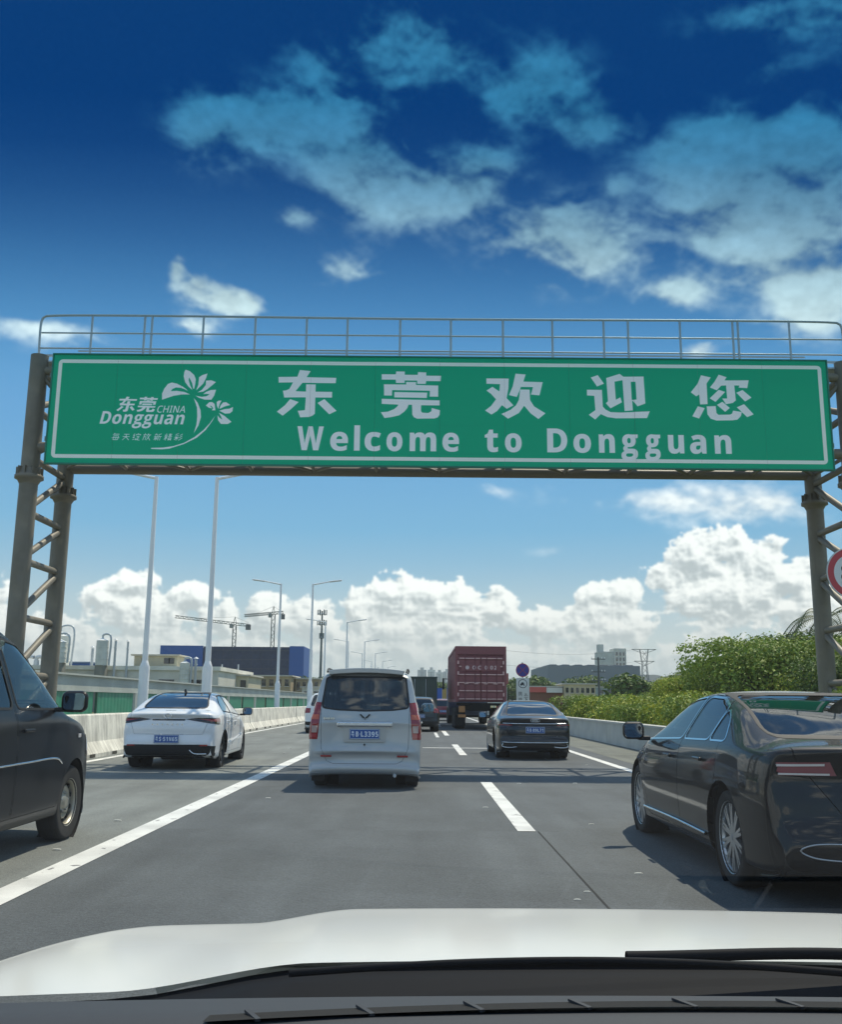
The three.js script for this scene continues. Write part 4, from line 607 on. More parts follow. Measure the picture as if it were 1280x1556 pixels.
// black saloon alongside
{
  const L = 4.92, black = phys({ color: 0x0b0c0e, roughness: 0.5, specularIntensity: 0.3, clearcoat: 0.7, clearcoatRoughness: 0.05 });
  const sp = { name: 'black_saloon', W: 0.93, tumble: 0.60, R: 0.33, trimWidth: 0.013, tw: 0.245, axles: [1.08, 3.93], wheelStyle: 'split', kr: 5,
    profile: [[.22, .24], [.08, .245], [.03, .3], [0, .42], [.02, .5], [.07, .58], [.08, .68], [.10, .78], [.12, .86], [.09, .95], [.05, 1.035], [.10, 1.065], [.3, 1.085], [.5, 1.11], [.85, 1.215], [1.3, 1.34], [1.75, 1.425], [2.2, 1.46], [2.6, 1.45], [2.95, 1.36], [3.3, 1.18], [3.6, 1.02], [3.8, .96], [4.3, .89], [4.65, .77], [4.82, .64], [4.92, .5], [4.92, .36], [4.84, .24], [4.65, .18]],
    plan: planSedan(L), bow: bowEnds(L, 0.26, 0.36), belt: [[0, 0.96], [0.8, 1.01], [2, 0.98], [3.6, 0.93], [L, 0.62]], bottom: bumper(L, 0.2, 0.19),
    glassLow: [1.06, 1.0], rearWindow: [[-0.69, 1.115], [0.69, 1.115], [0.55, 1.405], [-0.55, 1.405]], windscreen: [[-0.68, 1.03], [0.68, 1.03], [0.52, 1.40], [-0.52, 1.40]],
    sideWindows: [[[1.12, 1.055], [1.5, 1.05], [1.5, 1.29], [1.3, 1.2]], [[1.53, 1.05], [2.22, 1.035], [2.22, 1.385], [1.85, 1.37], [1.53, 1.30]], [[2.29, 1.035], [3.55, 0.985], [2.95, 1.29], [2.65, 1.36], [2.29, 1.385]]],
    doors: [[[1.48, 0.27], [2.25, 0.27], [2.25, 1.41], [1.7, 1.385], [1.22, 1.13], [1.22, 0.8]], [[2.265, 0.27], [3.36, 0.27], [3.52, 0.72], [3.52, 0.96], [2.8, 1.37], [2.265, 1.41]]],
    lamps: [{ poly: [[0.50, 0.955], [1.05, 0.935], [1.05, 0.855], [0.46, 0.865]], reach: 0.3, mat: phys({ color: 0x8a4a4e, roughness: 0.12, clearcoat: 1 }), inner: [{ poly: [[0.53, 0.945], [0.98, 0.925], [0.98, 0.91], [0.53, 0.93]], mat: M.lampClear }, { poly: [[0.5, 0.88], [0.98, 0.872], [0.98, 0.86], [0.5, 0.867]], mat: M.lampClear }] }],
    bands: [{ name: 'lamp_band', poly: [[-0.43, 0.955], [0.43, 0.955], [0.40, 0.87], [-0.40, 0.87]], mat: M.lampRed, push: 0.004 }],
    lids: [{ name: 'boot_lid', poly: [[-0.44, 0.6], [0.44, 0.6], [0.70, 0.99], [0.70, 1.075], [-0.70, 1.075], [-0.70, 0.99]], proj: END, filter: (t) => t[0][2] > -0.5 && t[0][5] > 0.15 }],
    glass: M.glassTint, trim: M.chrome, seats: [[1.75, [-0.4, 0.4]], [2.75, [-0.4, 0.4]]], seatY: 0.52, mirrorAt: [3.36, 1.03, 0.115], handles: [[1.62, 0.89, 0.935], [2.52, 0.87, 0.94]] };
  { const k = 0.945, sc = (l) => l.map(([a, b]) => [a, b * k]); for (const q of ['profile', 'belt', 'bottom', 'rearWindow', 'windscreen']) sp[q] = sc(sp[q]); for (const q of ['sideWindows', 'doors']) sp[q] = sp[q].map(sc); for (const l of [...sp.lamps, ...sp.bands, ...sp.lids]) { l.poly = sc(l.poly); for (const m of l.inner || []) m.poly = sc(m.poly); } sp.glassLow = sp.glassLow.map((y) => y * k); sp.mirrorAt[1] *= k; for (const h of sp.handles) h[1] *= k; }
  const car = buildCar(sp, black, 'glossy black saloon with chrome window trim and bright multi-spoke wheels', [3.09, 0, -6.08], 0, 'car');
  for (const s of [1, -1]) part('exhaust_trim', tube([V3(s * 0.32, 0.32, 0.005), V3(s * 0.68, 0.34, -0.1), V3(s * 0.74, 0.375, -0.12), V3(s * 0.66, 0.415, -0.08), V3(s * 0.32, 0.40, 0.015), V3(s * 0.3, 0.36, 0.015), V3(s * 0.32, 0.32, 0.005)], 0.0055, 60, 8), M.alloy, car);
  numberPlate('B6K82D', car, 0.68, -0.05, 0.05, 0.44);
  for (const s of [1, -1]) { part('sill_trim', tube([V3(s * 0.925, 0.30, -1.5), V3(s * 0.93, 0.31, -2.4), V3(s * 0.928, 0.30, -3.5)], 0.012, 30, 8), M.chrome, car); }
}

// dark minivan on the service-lane side, only its front quarter in view
{
  const L = 4.5, navy = phys({ color: 0x0e1218, roughness: 0.5, specularIntensity: 0.3, clearcoat: 0.4, clearcoatRoughness: 0.16 });
  const sp = { name: 'dark_minivan', W: 0.86, tumble: 0.32, sh: 0.975, R: 0.33, tw: 0.2, axles: [0.85, 3.62], wheelStyle: 'steel', kr: 5, mid: 1.0,
    profile: [[.2, .26], [.05, .27], [0, .4], [.02, .5], [.05, .6], [.06, .95], [.08, 1.15], [.18, 1.5], [.28, 1.72], [.36, 1.82], [.6, 1.87], [1.4, 1.9], [2.2, 1.89], [2.6, 1.83], [2.95, 1.62], [3.25, 1.38], [3.45, 1.22], [3.6, 1.17], [3.95, 1.12], [4.22, 1.02], [4.36, .88], [4.44, .7], [4.5, .52], [4.5, .4], [4.42, .28], [4.25, .24]],
    plan: [[0, 0.92], [0.3, 0.99], [0.8, 1], [L - 1.0, 1], [L - 0.45, 0.97], [L - 0.12, 0.88], [L, 0.8]], bow: [[0, 0.07], [1.2, 0], [L - 1.5, -0.08], [L - 0.5, -0.2], [L, -0.26]],
    belt: [[0, 1.1], [2, 1.1], [3.4, 1.08], [3.9, 1.03], [4.3, 0.9], [L, 0.7]], bottom: bumper(L, 0.22, 0.24),
    glassLow: [1.1, 1.16], rearWindow: [[-0.62, 1.2], [0.62, 1.2], [0.55, 1.7], [-0.55, 1.7]], windscreen: [[-0.68, 1.24], [0.68, 1.24], [0.56, 1.78], [-0.56, 1.78]],
    sideWindows: [[[0.45, 1.2], [1.2, 1.19], [1.2, 1.7], [0.6, 1.68]], [[1.28, 1.19], [2.2, 1.18], [2.2, 1.72], [1.28, 1.71]], [[2.3, 1.18], [3.3, 1.17], [3.25, 1.27], [2.72, 1.68], [2.3, 1.72]]],
    doors: [[[1.24, 0.34], [2.22, 0.34], [2.22, 1.76], [1.24, 1.76]], [[2.25, 0.34], [3.18, 0.34], [3.32, 0.7], [3.38, 1.14], [3.32, 1.26], [2.72, 1.73], [2.25, 1.76]]],
    lamps: [{ poly: [[0.66, 1.3], [1.0, 1.3], [1.0, 0.8], [0.68, 0.8]], mat: M.lampRed }, { name: 'head_lamp', front: true, poly: [[0.42, 0.86], [0.95, 0.95], [0.95, 0.74], [0.46, 0.68]], mat: M.lampClear }],
    glass: M.glassClear, seats: [[2.55, [-0.4, 0.4]], [1.6, [-0.4, 0.4]]], seatY: 0.85, mirrorAt: [3.08, 1.2, 0.13], handles: [[1.45, 1.0, 0.865], [2.42, 1.0, 0.865]] };
  const car = buildCar(sp, navy, 'dark blue-black minivan with plain steel wheels, nosing along beside the barrier', [-4.0, 0, -5.53], 0, 'van');
  for (const s of [1, -1]) { part('side_indicator', rbox(0.012, 0.035, 0.06, 0.005, s * 0.845, 0.92, -3.66), M.lampClear, car); part('side_moulding', tube([V3(s * 0.868, 0.74, -1.3), V3(s * 0.87, 0.75, -2.4), V3(s * 0.868, 0.74, -3.1), V3(s * 0.868, 0.70, -3.19)], 0.01, 40, 6), M.chrome, car); }
  part('dashboard', rbox(1.4, 0.3, 0.5, 0.1, 0, 1.05, -3.25), M.cabin, car);
  part('steering_wheel', new THREE.TorusGeometry(0.19, 0.017, 10, 32).rotateX(-0.5).translate(-0.38, 1.16, -2.98), M.black, car);
}
// ------------------------------------------------------------------ lorries and the queue ahead
{ // container lorry
  const t = thing('container_lorry', 'maroon container lorry with white lettering on its double doors', 'truck', [2.92, 0, -46.5]);
  const maroon = std({ color: 0x865054, roughness: 0.55 }), maroonD = std({ color: 0x79434a, roughness: 0.6 }), pale = std({ color: 0xd9b4b0, roughness: 0.5, metalness: 0.1 });
  const W = 2.44, H = 2.62, y0 = 1.28, L = 12.0;
  const c = part('container', box(W - 0.1, H - 0.06, L - 0.1, 0, y0 + H / 2, -L / 2), maroonD, t);
  for (const s of [1, -1]) for (const [w, h, d, x, y, z] of [[0.14, H, 0.14, s * (W / 2 - 0.07), y0 + H / 2, -0.07], [0.14, H, 0.14, s * (W / 2 - 0.07), y0 + H / 2, -L + 0.07], [0.1, 0.14, L - 0.28, s * (W / 2 - 0.05), y0 + 0.07, -L / 2], [0.1, 0.12, L - 0.28, s * (W / 2 - 0.05), y0 + H - 0.06, -L / 2]]) part('container_frame', box(w, h, d, x, y, z), maroon, c);
  part('roof_header', [box(W - 0.28, 0.34, 0.1, 0, y0 + H - 0.17, -0.05), box(W - 0.2, 0.05, 0.16, 0, y0 + H - 0.36, -0.06)], maroon, c);
  for (const s of [1, -1]) { // corrugated sides
    const g = []; for (let z = 0.4; z < L - 0.3; z += 0.28) g.push(box(0.036, H - 0.3, 0.15, s * (W / 2 - 0.04), y0 + H / 2, -z)); part('corrugation', g, maroon, c);
  }
  const letter = canvasTex(512, 96, (x) => { x.clearRect(0, 0, 512, 96); x.fillStyle = '#865054'; x.fillRect(0, 0, 512, 96); x.fillStyle = '#d3c0bf'; x.font = 'bold 74px sans-serif'; x.textAlign = 'center'; [['O', 78], ['O', 168], ['C', 236], ['0', 326], ['0', 396], ['2', 448]].forEach(([q, a]) => x.fillText(q, a, 74)); x.beginPath(); x.arc(74, 48, 17, 0, 7); x.fill(); });
  for (const s of [1, -1]) {
    const d = part('door', box(1.04, H - 0.62, 0.05, s * 0.535, y0 + 0.13 + (H - 0.62) / 2, -0.025), maroon, t);
    for (let k = 0; k < 5; k++) part('door_panel', rbox(0.96, 0.26, 0.03, 0.012, s * 0.535, y0 + 0.31 + k * 0.38, 0.012), k === 3 ? maroonD : maroon, d);
    for (let k = 0; k < 6; k++) part('door_rib', box(1.0, 0.045, 0.07, s * 0.535, y0 + 0.145 + k * 0.38, 0.022), pale, d);
    for (const x of [0.28, 0.75]) { part('lock_bar', pipe(V3(s * x, y0 + 0.05, 0.055), V3(s * x, y0 + H - 0.38, 0.055), 0.02, 0.02, 8), maroonD, d); part('lock_handle', box(0.2, 0.035, 0.03, s * (x - 0.06), y0 + 0.85, 0.075), pale, d); }
    for (let k = 0; k < 4; k++) part('hinge', box(0.07, 0.16, 0.04, s * 1.08, y0 + 0.35 + k * 0.5, 0.02), pale, d);
  }
  part('lettering', new THREE.PlaneGeometry(1.86, 0.31).translate(0, y0 + 1.61, 0.064), std({ map: letter, roughness: 0.5 }), t);
  part('chassis', [box(0.9, 0.3, L, 0, 1.02, -L / 2), box(2.3, 0.12, 0.16, 0, 1.18, -0.1), box(2.3, 0.1, 0.1, 0, 0.62, -0.15), box(0.1, 0.5, 0.1, -0.8, 0.9, -0.15), box(0.1, 0.5, 0.1, 0.8, 0.9, -0.15)], M.under, t);
  for (const s of [1, -1]) part('tail_lamp', [rbox(0.36, 0.14, 0.05, 0.02, s * 0.9, 0.63, -0.07), rbox(0.3, 0.3, 0.03, 0.02, s * 0.9, 0.95, -0.07)], s < 0 ? std({ color: 0xb9824f, roughness: 0.4 }) : M.lampRed, t);
  for (const z of [1.6, 2.95, 4.3]) for (const s of [1, -1]) wheel(0.5, 0.5, 'steel', t, s * 0.97, -z, s);
  for (const z of [13.6, 15.0]) for (const s of [1, -1]) wheel(0.5, 0.4, 'steel', t, s * 1.0, -z, s);
  for (const s of [1, -1]) part('mud_flap', box(0.5, 0.55, 0.02, s * 0.95, 0.45, -0.85), M.black, t);
  part('cab', [rbox(2.4, 2.3, 2.0, 0.12, 0, 2.0, -14.4), rbox(2.3, 0.6, 1.5, 0.1, 0, 3.4, -14.3), box(2.3, 0.5, 3.2, 0, 0.75, -14)], paint(0x3c4c66, 0, 0.4), t);
  part('mirror', [rbox(0.12, 0.7, 0.25, 0.04, -1.42, 2.4, -15.0), rbox(0.12, 0.7, 0.25, 0.04, 1.42, 2.4, -15.0), box(2.9, 0.05, 0.05, 0, 2.7, -15.05)], M.black, t);
}
function boxTruck(name, label, [x, z], col, cabCol, W, H, L, y0 = 0.95) {
  const t = thing(name, label, 'truck', [x, 0, z]), m = std({ color: col, roughness: 0.6 }), e = std({ color: col, roughness: 0.6 });
  const b = part('cargo_box', box(W, H, L, 0, y0 + H / 2, -L / 2), m, t);
  for (const s of [1, -1]) { part('door', box(W / 2 - 0.06, H - 0.2, 0.03, s * W / 4, y0 + H / 2, 0.018), m, t); part('lock_bar', pipe(V3(s * 0.3, y0 + 0.05, 0.05), V3(s * 0.3, y0 + H - 0.1, 0.05), 0.018, 0.018, 6), M.galv, t); part('edge_post', box(0.07, H, 0.07, s * (W / 2 - 0.02), y0 + H / 2, 0.005), e, t); part('tail_lamp', rbox(0.3, 0.1, 0.05, 0.02, s * (W / 2 - 0.25), y0 - 0.2, -0.05), M.lampRed, t); }
  part('top_rail', box(W + 0.06, 0.08, 0.08, 0, y0 + H - 0.02, 0.004), e, t);
  part('chassis', [box(0.8, 0.22, L + 1.6, 0, y0 - 0.12, -(L + 1.6) / 2), box(W * 0.9, 0.08, 0.08, 0, 0.5, -0.1)], M.under, t);
  for (const a of [L * 0.22, L + 0.9]) for (const s of [1, -1]) wheel(0.42, 0.3, 'steel', t, s * (W / 2 - 0.2), -a, s);
  part('cab', [rbox(W * 0.92, 1.5, 1.7, 0.15, 0, 1.5, -(L + 1.0)), rbox(W * 0.86, 0.5, 1.2, 0.15, 0, 2.35, -(L + 0.85))], paint(cabCol), t);
  return t;
}
boxTruck('box_truck', 'grey-green box truck in the queue ahead of the silver minivan', [0.05, -52], 0x4c5a54, 0x5d6a6a, 1.75, 1.72, 4.2, 0.85);
boxTruck('blue_truck', 'small bright blue box truck far down the queue', [1.2, -96], 0x2f5aa8, 0x2f5aa8, 2.0, 1.7, 4.5, 0.9);
boxTruck('blue_truck', 'pale blue truck furthest down the queue beneath the trees', [0.2, -128], 0x6d86b5, 0x44598a, 2.2, 2.1, 5, 0.95);
boxTruck('yellow_truck', 'dull yellow lorry far off in the crawling queue', [3.2, -150], 0xa98e4e, 0x8c7a4a, 2.3, 2.3, 5, 0.95);

const hatch = (L, H, W) => ({ W, tumble: 0.42, sh: 0.97, R: 0.34, tw: 0.22, axles: [0.85, L - 0.95], wheelStyle: 'dark', near: false, kr: 3,
  profile: [[.2, .22], [.05, .24], [0, .45], [.04, .56], [.06, .8], [.08, .98], [.2, H * .72], [.38, H * .9], [.55, H * .97], [1.2, H], [2.0, H], [2.5, H * .96], [2.9, H * .82], [3.25, H * .68], [L - .7, H * .62], [L - .25, H * .52], [L - .05, H * .42], [L, .45], [L - .08, .28], [L - .25, .22]],
  plan: planSedan(L), bow: bowEnds(L, 0.12), belt: [[0, H * .6], [2, H * .6], [3.3, H * .58], [L, H * .4]], bottom: bumper(L, 0.26, 0.24),
  glassLow: [H * .62, H * .66], rearWindow: [[-.6 * W / .9, H * .67], [.6 * W / .9, H * .67], [.5 * W / .9, H * .92], [-.5 * W / .9, H * .92]], windscreen: [[-.65, H * .7], [.65, H * .7], [.52, H * .94], [-.52, H * .94]],
  sideWindows: [[[.5, H * .65], [1.35, H * .64], [1.35, H * .93], [.7, H * .92]], [[1.42, H * .64], [3.0, H * .63], [2.4, H * .92], [1.42, H * .93]]],
  lamps: [{ poly: [[.6 * W / .9, .98], [1, 1.0], [1, .78], [.62 * W / .9, .8]], mat: M.lampRed }],
  bands: [{ name: 'bumper_cover', poly: [[-1, .1], [1, .1], [1, .46], [-1, .46]], mat: M.black, push: 0.003, filter: (t) => t[0][2] > -0.4 && t[0][5] > 0.2 }], glass: M.glassDark });
{
  const a = buildCar({ name: 'white_suv', ...hatch(4.5, 1.62, 0.9) }, paint(0xe2e5e6), 'white sport utility car half hidden behind the silver minivan', [-3.72, 0, -39], 0, 'car');
  numberPlate('B7A02K', a, 0.66, -0.02, 0, 0.44);
  const b = buildCar({ name: 'dark_hatchback', ...hatch(4.3, 1.5, 0.88) }, paint(0x22262b, 0.2), 'dark hatchback following the grey-green box truck', [0.02, 0, -42.5], 0, 'car');
  numberPlate('B2F61C', b, 0.66, -0.02, 0, 0.44);
  const c = buildCar({ name: 'red_hatchback', ...hatch(4.3, 1.5, 0.88) }, paint(0x7c2f38, 0.2), 'dark red hatchback in the queue beside the container lorry', [1.62, 0, -67], 0, 'car');
  numberPlate('B4M39A', c, 0.66, -0.02, 0, 0.44);
  again(b, [-0.3, 0, -75], 0, 'dark hatchback ahead of the grey-green box truck'); again(c, [0.9, 0, -84], 0, 'dark red hatchback directly behind the bright blue truck');
  again(a, [3.1, 0, -82], 0, 'white sport utility car ahead of the container lorry'); again(a, [-4.3, 0, -64], 0, 'white sport utility car furthest along the lane by the barrier');
}
// ------------------------------------------------------------------ buildings, tanks, cranes and masts beyond the road
{
  const plaster = (c) => std({ map: T.plaster, color: c, roughness: 0.9 });
  const uvb = (w, h, d, x, y, z, sc = 6) => metreUV(box(w, h, d, x, y, z), sc);
  const winM = phys({ color: 0x232a30, roughness: 0.08, clearcoat: 1 });
  // --- factory behind the hoarding
  const F = thing('factory_hall', 'long low factory hall with a flat pale roof edge behind the green hoarding', 'building');
  part('wall', uvb(26, 4.3, 20, -34, 2.15, -112), plaster(0xe2e2dc), F); part('parapet', uvb(26.4, 0.42, 20.4, -34, 4.5, -112), plaster(0xeeeee8), F);
  for (let k = 0; k < 8; k++) part('window', box(1.6, 0.9, 0.06, -45 + k * 3.1, 2.9, -101.98), winM, F);
  for (let k = 0; k < 5; k++) { const d = part('roof_duct', pipe(V3(-45 + k * 1.1, 4.72, -106), V3(-45 + k * 1.1, 5.35, -106), 0.28, 0.28, 12), M.galv, F); part('duct_elbow', tube([V3(-45 + k * 1.1, 5.3, -106), V3(-45 + k * 1.1, 5.65, -106), V3(-44.7 + k * 1.1, 5.75, -106), V3(-44.2 + k * 1.1, 5.7, -106)], 0.2, 14, 10), M.galv, d); }
  const P = thing('rooftop_office', 'small beige rooftop office with a flat overhanging lid on the factory hall', 'building');
  part('wall', uvb(4.6, 1.15, 4, -28.2, 5.27, -106), plaster(0xbdb9a6), P); part('roof', box(5.2, 0.16, 4.6, -28.2, 5.94, -106), plaster(0xc8c6bb), P);
  for (const x of [-29.4, -27, -26.5]) part('window', box(0.6, 0.6, 0.05, x, 5.35, -103.98), winM, P);
  const tank = (x, z, r, y0, y1, label) => {
    const t = thing('storage_tank', label, 'tank', [x, 0, z]), m = std({ map: T.plaster, color: 0xe4e8e5, roughness: 0.5 });
    part('shell', metreUV(new THREE.CylinderGeometry(r, r, y1 - y0, 28).translate(0, (y0 + y1) / 2, 0), 3), m, t);
    part('cone_roof', new THREE.ConeGeometry(r * 1.02, r * 0.5, 28).translate(0, y1 + r * 0.25, 0), std({ color: 0xdfe2e0, roughness: 0.6 }), t);
    for (let k = 1; k < 4; k++) part('hoop', new THREE.TorusGeometry(r * 1.005, 0.035, 6, 32).rotateX(Math.PI / 2).translate(0, mix(y0, y1, k / 4), 0), m, t);
    part('vent_pipe', tube([V3(0, y1 + r * 0.4, 0), V3(0, y1 + r * 0.9, 0), V3(r * 0.6, y1 + r * 1.1, 0), V3(r * 1.2, y1 + r * 0.9, 0), V3(r * 1.25, y0, 0)], 0.11, 30, 8), M.galv, t);
    part('support', box(r * 1.6, y0, r * 1.6, 0, y0 / 2, 0), plaster(0x8f908a), t);
    return t;
  };
  tank(-37.2, -100, 0.82, 4.9, 7.0, 'short wide grey tank with conical lid on the factory roof'); tank(-33.0, -101, 0.62, 4.7, 7.25, 'slim tall grey tank with conical lid beside the exhaust stack'); tank(-24.2, -100.5, 0.5, 2.8, 5.0, 'small grey silo at the end of the factory hall'); tank(-40, -108, 1.1, 4.9, 8.1, 'pale tank half hidden by the gantry column');
  const stack = (x, z, r, h, label) => { const t = thing('exhaust_stack', label, 'chimney', [x, 0, z]); part('flue', pipe(V3(0, 0, 0), V3(0, h, 0), r, r * 0.9, 12), M.galv, t); part('rain_cap', new THREE.ConeGeometry(r * 1.9, r * 1.2, 14).translate(0, h + r * 1.1, 0), M.galv, t); part('flue_ring', new THREE.TorusGeometry(r * 1.15, 0.03, 6, 18).rotateX(Math.PI / 2).translate(0, h * 0.9, 0), M.galv, t); };
  stack(-31.8, -101.5, 0.14, 7.3, 'thin steel exhaust stack beside the slim tank'); stack(-30.6, -101.8, 0.12, 7.2, 'lone slender steel flue on the factory roof'); stack(-35.0, -104, 0.16, 6.6, 'stubby exhaust stack between the two roof tanks'); stack(-23.2, -101, 0.16, 5.4, 'short flue by the small silo');
  const shed = thing('blue_shed', 'small bright blue shed roof behind the factory tanks', 'building'); part('wall', uvb(2.6, 5.6, 4, -42.0, 2.8, -122), std({ color: 0x2a4f86, roughness: 0.6 }), shed); part('roof', box(3, 0.16, 4.6, -42.0, 5.7, -122).rotateZ(0), std({ color: 0x5d6f86, roughness: 0.5 }), shed);
  const low = (name, label, x0, x1, h, d, depth, col, nw, wh) => { const t = thing(name, label, 'building'); const w = x1 - x0; part('wall', uvb(w, h, depth, (x0 + x1) / 2, h / 2, -(d + depth / 2)), plaster(col), t); part('roof', box(w + 0.5, 0.18, depth + 0.5, (x0 + x1) / 2, h + 0.09, -(d + depth / 2)), plaster(0xd0cec6), t); for (let k = 0; k < nw; k++) { const x = x0 + (k + 0.5) * w / nw; const q = part('window', box(w / nw * 0.55, wh, 0.06, x, h - wh * 0.5 - 0.45, -d + 0.02), winM, t); part('sill', box(w / nw * 0.65, 0.08, 0.14, x, h - wh - 0.5, -d + 0.06), plaster(0xd8d6ce), q); } return t; };
  const w1 = low('workshop', 'cream workshop with a row of dark windows beyond the factory hall', -25.5, -19.6, 4.0, 112, 9, 0xd9d2bd, 5, 1.1); part('pipe_rack', [0, 1, 2].map((k) => pipe(V3(-25 + k * 1.9, 4.1, -114), V3(-25 + k * 1.9, 5.4, -114), 0.08)), M.galv, w1);
  low('old_workshop', 'weathered tan two-storey workshop below the blue-sided block', -26.5, -19.5, 4.9, 148, 10, 0xbba98a, 6, 1.0);
  low('tan_house', 'low tan house with dark openings near the telecom mast', -19.3, -15.6, 4.6, 152, 8, 0xb5a78e, 4, 1.2);
  low('white_kiosk', 'little white kiosk by the end of the hoarding', -15.6, -13.0, 3.0, 130, 3, 0xe4e4df, 2, 0.9);
  // --- block wrapped in dark netting with blue sheeted ends
  const B = thing('netted_block', 'wide unfinished block wrapped in dark netting with bright blue sheeted ends', 'building');
  const net = std({ map: tiled(T.net, 1, 1), roughness: 0.95 }), blue = std({ color: 0x2156a0, roughness: 0.6 });
  part('core', uvb(43, 17, 24, -58.4, 8.6, -313), plaster(0x6d6d6c), B);
  for (let k = 0; k < 9; k++) part('net_bay', metreUV(box(2.94, 17.6, 0.25, -65.4 + k * 3.0, 8.8, -300.6 - (k % 2) * 0.05), 5), net, B);
  for (let k = 0; k < 6; k++) part('scaffold_ledger', box(26, 0.12, 0.12, -53.2, 2.5 + k * 2.8, -300.35), std({ color: 0x53535a, roughness: 0.8 }), B);
  part('sheeted_end', uvb(13.2, 17.8, 0.5, -73.6, 8.9, -300.5), blue, B); part('sheeted_end', uvb(4.3, 16.6, 0.5, -38.1, 9.6, -300.4), blue, B); part('sheeted_end', uvb(0.5, 17.5, 24, -80.1, 8.8, -313), blue, B); part('sheeted_end', uvb(0.5, 16.6, 24, -36.1, 9.6, -313), blue, B);
  // --- tower cranes
  const crane = (label, x, z, h, jibDir, jib, back, rise) => {
    const t = thing('tower_crane', label, 'crane', [x, 0, z]), m = std({ color: 0x56605c, roughness: 0.7 });
    const lat = (a, b, w, n) => { const out = []; const dir = b.clone().sub(a), up = Math.abs(dir.y) > Math.abs(dir.x) ? V3(0, 0, 1) : V3(0, 1, 0), side = dir.clone().cross(up).normalize().multiplyScalar(w / 2), u2 = side.clone().cross(dir).normalize().multiplyScalar(w / 2), c = [[1, 1], [1, -1], [-1, 1], [-1, -1]].map(([p, q]) => side.clone().multiplyScalar(p).add(u2.clone().multiplyScalar(q))); for (const k of c) out.push(pipe(a.clone().add(k), b.clone().add(k), 0.13, 0.13, 5)); for (let i = 0; i < n; i++) { const p = a.clone().lerp(b, i / n), q = a.clone().lerp(b, (i + 1) / n); [[0, 1], [2, 3], [0, 2], [1, 3]].forEach(([e, f], s) => out.push(pipe(p.clone().add(c[i % 2 ? e : f]), q.clone().add(c[i % 2 ? f : e]), 0.08, 0.08, 4))); } return join(out); };
    part('mast', lat(V3(0, 0, 0), V3(0, h, 0), 1.7, 24), m, t);
    part('jib', lat(V3(0, h + 0.6, 0), V3(jibDir * jib, h + 0.6 + rise, 0), 1.2, 26), m, t);
    part('counter_jib', lat(V3(0, h + 0.6, 0), V3(-jibDir * back, h + 0.6 - rise * back / jib, 0), 1.2, 6), m, t);
    part('counterweight', box(2.4, 2.6, 1.6, -jibDir * back * 0.9, h - 1.2, 0), std({ color: 0x4a4f4f, roughness: 0.8 }), t);
    part('cab', rbox(1.6, 2.2, 1.6, 0.2, jibDir * 1.6, h - 0.6, 1.0), std({ color: 0x7d8580, roughness: 0.6 }), t);
    part('apex', [pipe(V3(-0.7, h + 0.8, 0), V3(0, h + 4.2, 0), 0.14), pipe(V3(0.7, h + 0.8, 0), V3(0, h + 4.2, 0), 0.14), pipe(V3(0, h + 4.1, 0), V3(jibDir * jib * 0.6, h + 1.2 + rise * 0.6, 0), 0.06, 0.06, 5), pipe(V3(0, h + 4.1, 0), V3(-jibDir * back * 0.9, h + 1.2, 0), 0.06, 0.06, 5)], m, t);
  };
  crane('tower crane with a long slightly rising jib above the netted block', -95.8, -500, 39.6, -1, 31, 7.8, 3.4);
  crane('taller tower crane beside the far end of the netted block', -76, -500, 45.2, -1, 15, 5.2, -1.4);
  // --- telecom mast
  const C = thing('telecom_mast', 'slender dark telecom mast with three rings of antennas', 'mast', [-20.3, 0, -200]);
  part('pole', pipe(V3(0, 0, 0), V3(0, 19.6, 0), 0.34, 0.16, 12), std({ color: 0x66706f, roughness: 0.6, metalness: 0.3 }), C);
  for (const y of [19.0, 16.9, 14.2]) { part('ring_platform', new THREE.TorusGeometry(y < 15 ? 0.4 : 0.85, 0.07, 6, 20).rotateX(Math.PI / 2).translate(0, y, 0), M.galv, C); for (let k = 0; k < 6; k++) { const a = k * 1.047, r = y < 15 ? 0.4 : 0.9; part('antenna', box(0.2, 1.1, 0.12, Math.cos(a) * r, y + 0.3, Math.sin(a) * r), std({ color: 0x77807f, roughness: 0.6 }), C); } }
  // --- flats far ahead
  const flat = (x, z, w, h, col, label) => { const t = thing('apartment_tower', label, 'building', [x, 0, z], 0, 'apartment towers far down the road'); part('wall', box(w, h, 16, 0, h / 2, 0), plaster(col), t); for (let k = 0; k < 3; k++) part('balcony_stack', box(w * 0.18, h * 0.94, 1.6, -w * 0.32 + k * w * 0.32, h * 0.47, 8.6), plaster(k === 1 ? 0x8f989c : 0xc9ccca), t); part('roof_room', box(w * 0.4, 5, 8, 0, h + 2.5, 0), plaster(0xb5b9b8), t); for (let k = 1; k < 12; k++) part('floor_band', box(w * 1.01, 0.8, 16.2, 0, h * k / 12, 0), plaster(0x9aa2a5), t); };
  flat(5, -2000, 18, 66, 0xaeb4b6, 'grey apartment tower rising behind the queue of traffic'); flat(24, -1990, 15, 66, 0xe0e2de, 'white apartment tower in the middle of the distant row'); flat(41, -2010, 15, 62, 0xc2c8c8, 'pale grey apartment tower beside the container lorry'); flat(57, -2020, 15, 64, 0xb3babb, 'furthest apartment tower of the distant row, partly behind the lorry');
